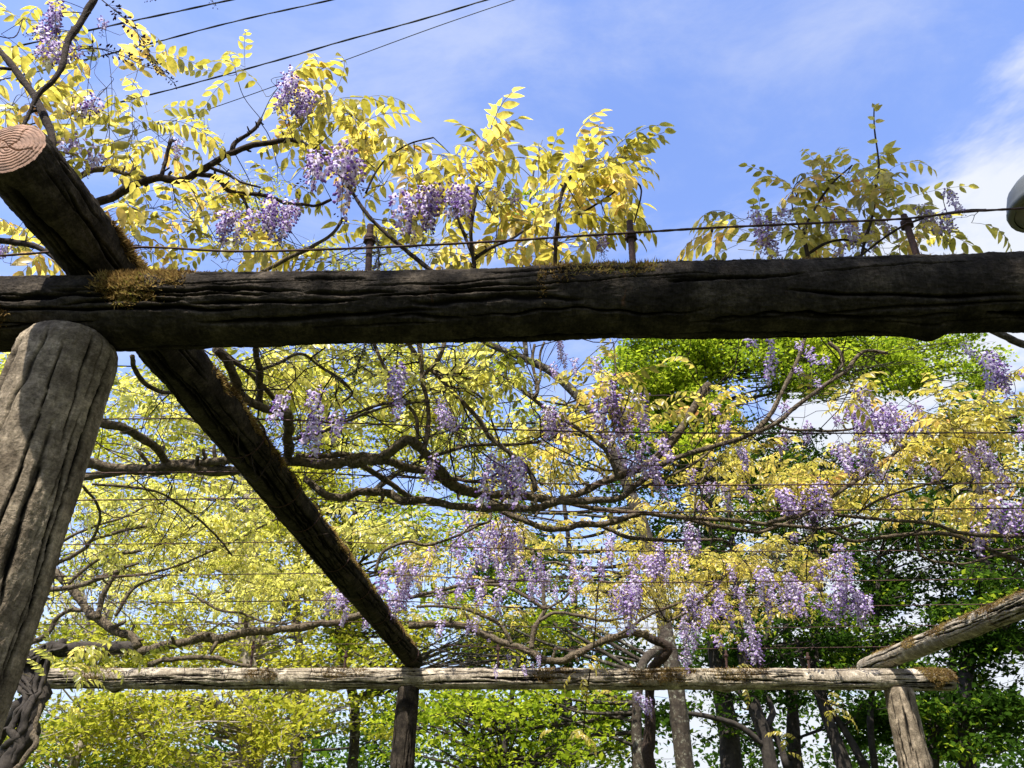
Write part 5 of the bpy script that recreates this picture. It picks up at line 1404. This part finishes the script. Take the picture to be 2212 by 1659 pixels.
tree('yellow-green tree farther back, glimpsed through the left bay beyond the pale trunk', [gp(640, 20), tuple(at(650, 1500, 20)), tuple(at(640, 1300, 20)), tuple(at(655, 1050, 20.3))], 0.18, 0.05,
     [(600, 1420, 320, 50, 18, 22, 30, 90, .6), (560, 1250, 300, 110, 18, 22, 26, 70, .6), (700, 1540, 260, 60, 18, 22, 14, 80, .6), (800, 1000, 180, 100, 18, 22, 18, 80, .7)], 'maple', 'trunk_dark', 0.15, 63, limbs=0.12)
# unseen tree behind the viewpoint, added to shade the right of the near beam
def add_shade_trees():
    rng = np.random.default_rng(91)
    root = thing('tree', 'unseen spreading tree added behind the viewpoint to shade the near beam', 'tree', (1.2, -4.2, -0.1), 'trees beyond the pergola')
    C, t = catmull([(1.2, -4.2, -0.1), (1.1, -4.1, 2.5), (0.8, -3.6, 5.0), (0.6, -2.8, 7.6)], 0.25)
    mb = MB(); tube(mb, C, np.interp(t, [0, 1], [0.24, 0.08]), 10, 0.5, 0, 0.05); mb.build('trunk', M['trunk'], root)
    lm, cr = MB(), MB()
    for k in range(190):
        c = np.array([rng.uniform(-1.9, 4.2), rng.uniform(-5.5, -0.55), rng.uniform(7.4, 9.6)])
        if rng.uniform() < 0.17:
            c = np.array([rng.uniform(0.0, 1.8), rng.uniform(-0.6, 0.4), rng.uniform(7.6, 8.4)])
        tree_leaves(cr, c, 150, rng.uniform(.4, .7), 0.4, 0.11, rng, 0.5)
        k0 = C[int(rng.uniform(0.6, 0.99) * len(C))]
        tube(lm, catmull([k0, (k0 + c) / 2 + rng.normal(0, .2, 3), c], 0.3)[0], 0.014, 4, 0.5, 0, 0, False)
    o = lm.build('limbs', M['trunk'], root); o['kind'] = 'stuff'
    o = cr.build('crown', M['green'], root, False); o['kind'] = 'stuff'
    # unseen trees added round the pergola to block low skylight
    for k, (x, y) in enumerate(((-9, -9), (-4.5, -12), (3.5, -11), (8.5, -7), (11, 0), (-12.5, -2), (11.5, 7))):
        lab = ('left rear', 'rear', 'second rear', 'right rear', 'right side', 'left side', 'right far side')[k]
        root = thing('tree', 'unseen leafy tree added to block low skylight on the ' + lab + ' of the pergola', 'tree', (x, y, -0.1), 'trees beyond the pergola')
        C, t = catmull([(x, y, -0.1), (x + .2, y, 3), (x, y + .2, 6.2)], 0.4)
        mb = MB(); tube(mb, C, np.interp(t, [0, 1], [0.2, 0.07]), 8, 0.5, 0, 0.05); mb.build('trunk', M['trunk'], root)
        cr = MB()
        for q in range(60):
            c = np.array([x + rng.normal(0, 1.3), y + rng.normal(0, 1.3), rng.uniform(1.4, 6.8)])
            tree_leaves(cr, c, 90, rng.uniform(.7, 1.1), 0.5, 0.2, rng, 0.5)
        o = cr.build('crown', M['deep'], root, False); o['kind'] = 'stuff'


add_shade_trees()
# a wood farther off closes the view
mb = MB()
rngw = np.random.default_rng(77)
lm = MB()
for k in range(190):
    px = rngw.uniform(-200, 2420); Yk = rngw.uniform(26, 40)
    top = 1530 + 40 * math.sin(px * 0.006) + 50 * math.sin(px * 0.017 + 1)
    py = rngw.uniform(top, 1700)
    c = at(px, py, Yk)
    tree_leaves(mb, c, 150, rngw.uniform(1.0, 2.0), 0.7, 0.22, rngw, 0.7)
o = mb.build('far_wood', M['deep'], None, False)
o['kind'] = 'stuff'
tag(o, 'hazy dark green wood far behind all the trees', 'wood')

# ------------------------------------------------------------------ overhead cables, lamp, dry sprig


def cable(label, pts, r, twisted, z=7.0):
    P = [atz(a, b, z) for a, b in pts]
    C, t = catmull(P, 0.03)
    e0, e1 = nrm(C[0] - C[6]), nrm(C[-1] - C[-7])
    ext = np.arange(0.03, 14, 0.03)[:, None]
    C = np.vstack([(C[0] + e0 * ext + np.array([0, 0, 0.003]) * ext ** 2)[::-1], C, C[-1] + e1 * ext + np.array([0, 0, 0.003]) * ext ** 2])
    mb = MB()
    if twisted:
        T, A, B = frames(C)
        s_ = np.concatenate([[0], np.cumsum(np.linalg.norm(np.diff(C, axis=0), axis=1))])
        for ph, rr in ((0, 1.0), (PI, 1.0), (PI / 2, 0.7)):
            w = s_ * 2 * PI / 0.62 + ph
            tube(mb, C + r * 0.55 * (np.cos(w)[:, None] * A + np.sin(w)[:, None] * B), r * 0.72 * rr, 5)
    else:
        tube(mb, C, r, 5)
    o = mb.build('overhead_cable', M['cable'])
    return tag(o, label, 'cable', 'cables overhead')


cable('black twisted overhead cable crossing the top left corner, leftmost of the four', [(0, 107), (63, 94), (250, 53), (400, 21), (497, 0)], 0.0062, True)
cable('black twisted overhead cable, second from the upper left corner', [(0, 173), (67, 158), (313, 97), (500, 48), (715, 0)], 0.0056, True)
cable('black twisted overhead cable, third from the upper left corner', [(290, 213), (400, 185), (600, 130), (740, 89), (900, 45), (1050, 0)], 0.0060, True)
cable('thin straight black overhead wire, lowest of the four and nearest the open sky', [(380, 260), (540, 205), (737, 133), (930, 62), (1110, 0)], 0.0036, False)

# street lamp just reaching into the picture at the right
lc = at(2268, 425, 4.0)
lamp = thing('street_lamp', 'grey dome-headed lamp cut off by the right edge of the picture', 'street lamp', (lc[0], lc[1], 0))


def lathe(mb, prof, c, n=28, mat=0):
    th = np.arange(n) * 2 * PI / n
    V = np.array([[c[0] + r * math.cos(t), c[1] + r * math.sin(t), c[2] + z] for r, z in prof for t in th])
    Q = [(i * n + j, i * n + (j + 1) % n, (i + 1) * n + (j + 1) % n, (i + 1) * n + j) for i in range(len(prof) - 1) for j in range(n)]
    mb.add(V, None, Q, 0, mat)


mb = MB(); lathe(mb, [(.26, -.10), (.295, -.095), (.30, -.06), (.295, -.05), (.285, -.01), (.25, .09), (.19, .16), (.10, .20), (.04, .21), (.001, .21)], lc)
mb.build('lamp_shade', M['lamp_shell'], lamp)
mb = MB(); lathe(mb, [(.255, -.095), (.22, -.12), (.12, -.15), (.001, -.16)], lc)
mb.build('lamp_cover', M['lamp_glass'], lamp)
mb = MB(); tube(mb, [(lc[0] + .42, lc[1], -0.1), (lc[0] + .42, lc[1], lc[2] - .2), (lc[0] + .36, lc[1], lc[2] + .16), (lc[0] + .15, lc[1], lc[2] + .24), (lc[0], lc[1], lc[2] + .2)], [.06, .04, .03, .03, .03], 12)
mb.build('pole', M['lamp_shell'], lamp)

# dry conifer sprig caught on the stake, hanging behind the beam
mb = MB()
spine = [at(812, 500, 1.93), at(818, 560, 1.96), at(808, 640, 1.99), at(795, 720, 2.0), at(778, 775, 2.0), at(765, 812, 2.0)]
C, t = catmull(spine, 0.01)
tube(mb, C, np.linspace(.003, .0012, len(C)), 5)
for k in range(4, len(C)):
    for q in range(5):
        d = nrm(RNG.normal(0, .6, 3) + nrm(C[k] - C[k - 1]) * 0.9)
        tube(mb, [C[k], C[k] + d * RNG.uniform(.010, .02)], [.0017, .0008], 3, .5, 0, 0, False)
for k in range(20):
    i0 = RNG.integers(int(len(C) * 0.08), len(C) - 2)
    d = nrm(np.array([RNG.normal(0, .7), RNG.normal(0, .3), -0.9]))
    e = C[i0] + d * RNG.uniform(.03, .07)
    B_ = C[i0] + (e - C[i0]) * np.linspace(0, 1, 7)[:, None]
    tube(mb, B_, .0012, 3, .5, 0, 0, False)
    for b_ in B_[1:]:
        for q in range(5):
            dd = nrm(RNG.normal(0, .6, 3) + d)
            tube(mb, [b_, b_ + dd * RNG.uniform(.008, .017)], [.0016, .0008], 3, .5, 0, 0, False)
tag(mb.build('conifer_sprig', M['needle']), 'dry dark conifer sprig hanging behind the near beam from its left stake', 'sprig')
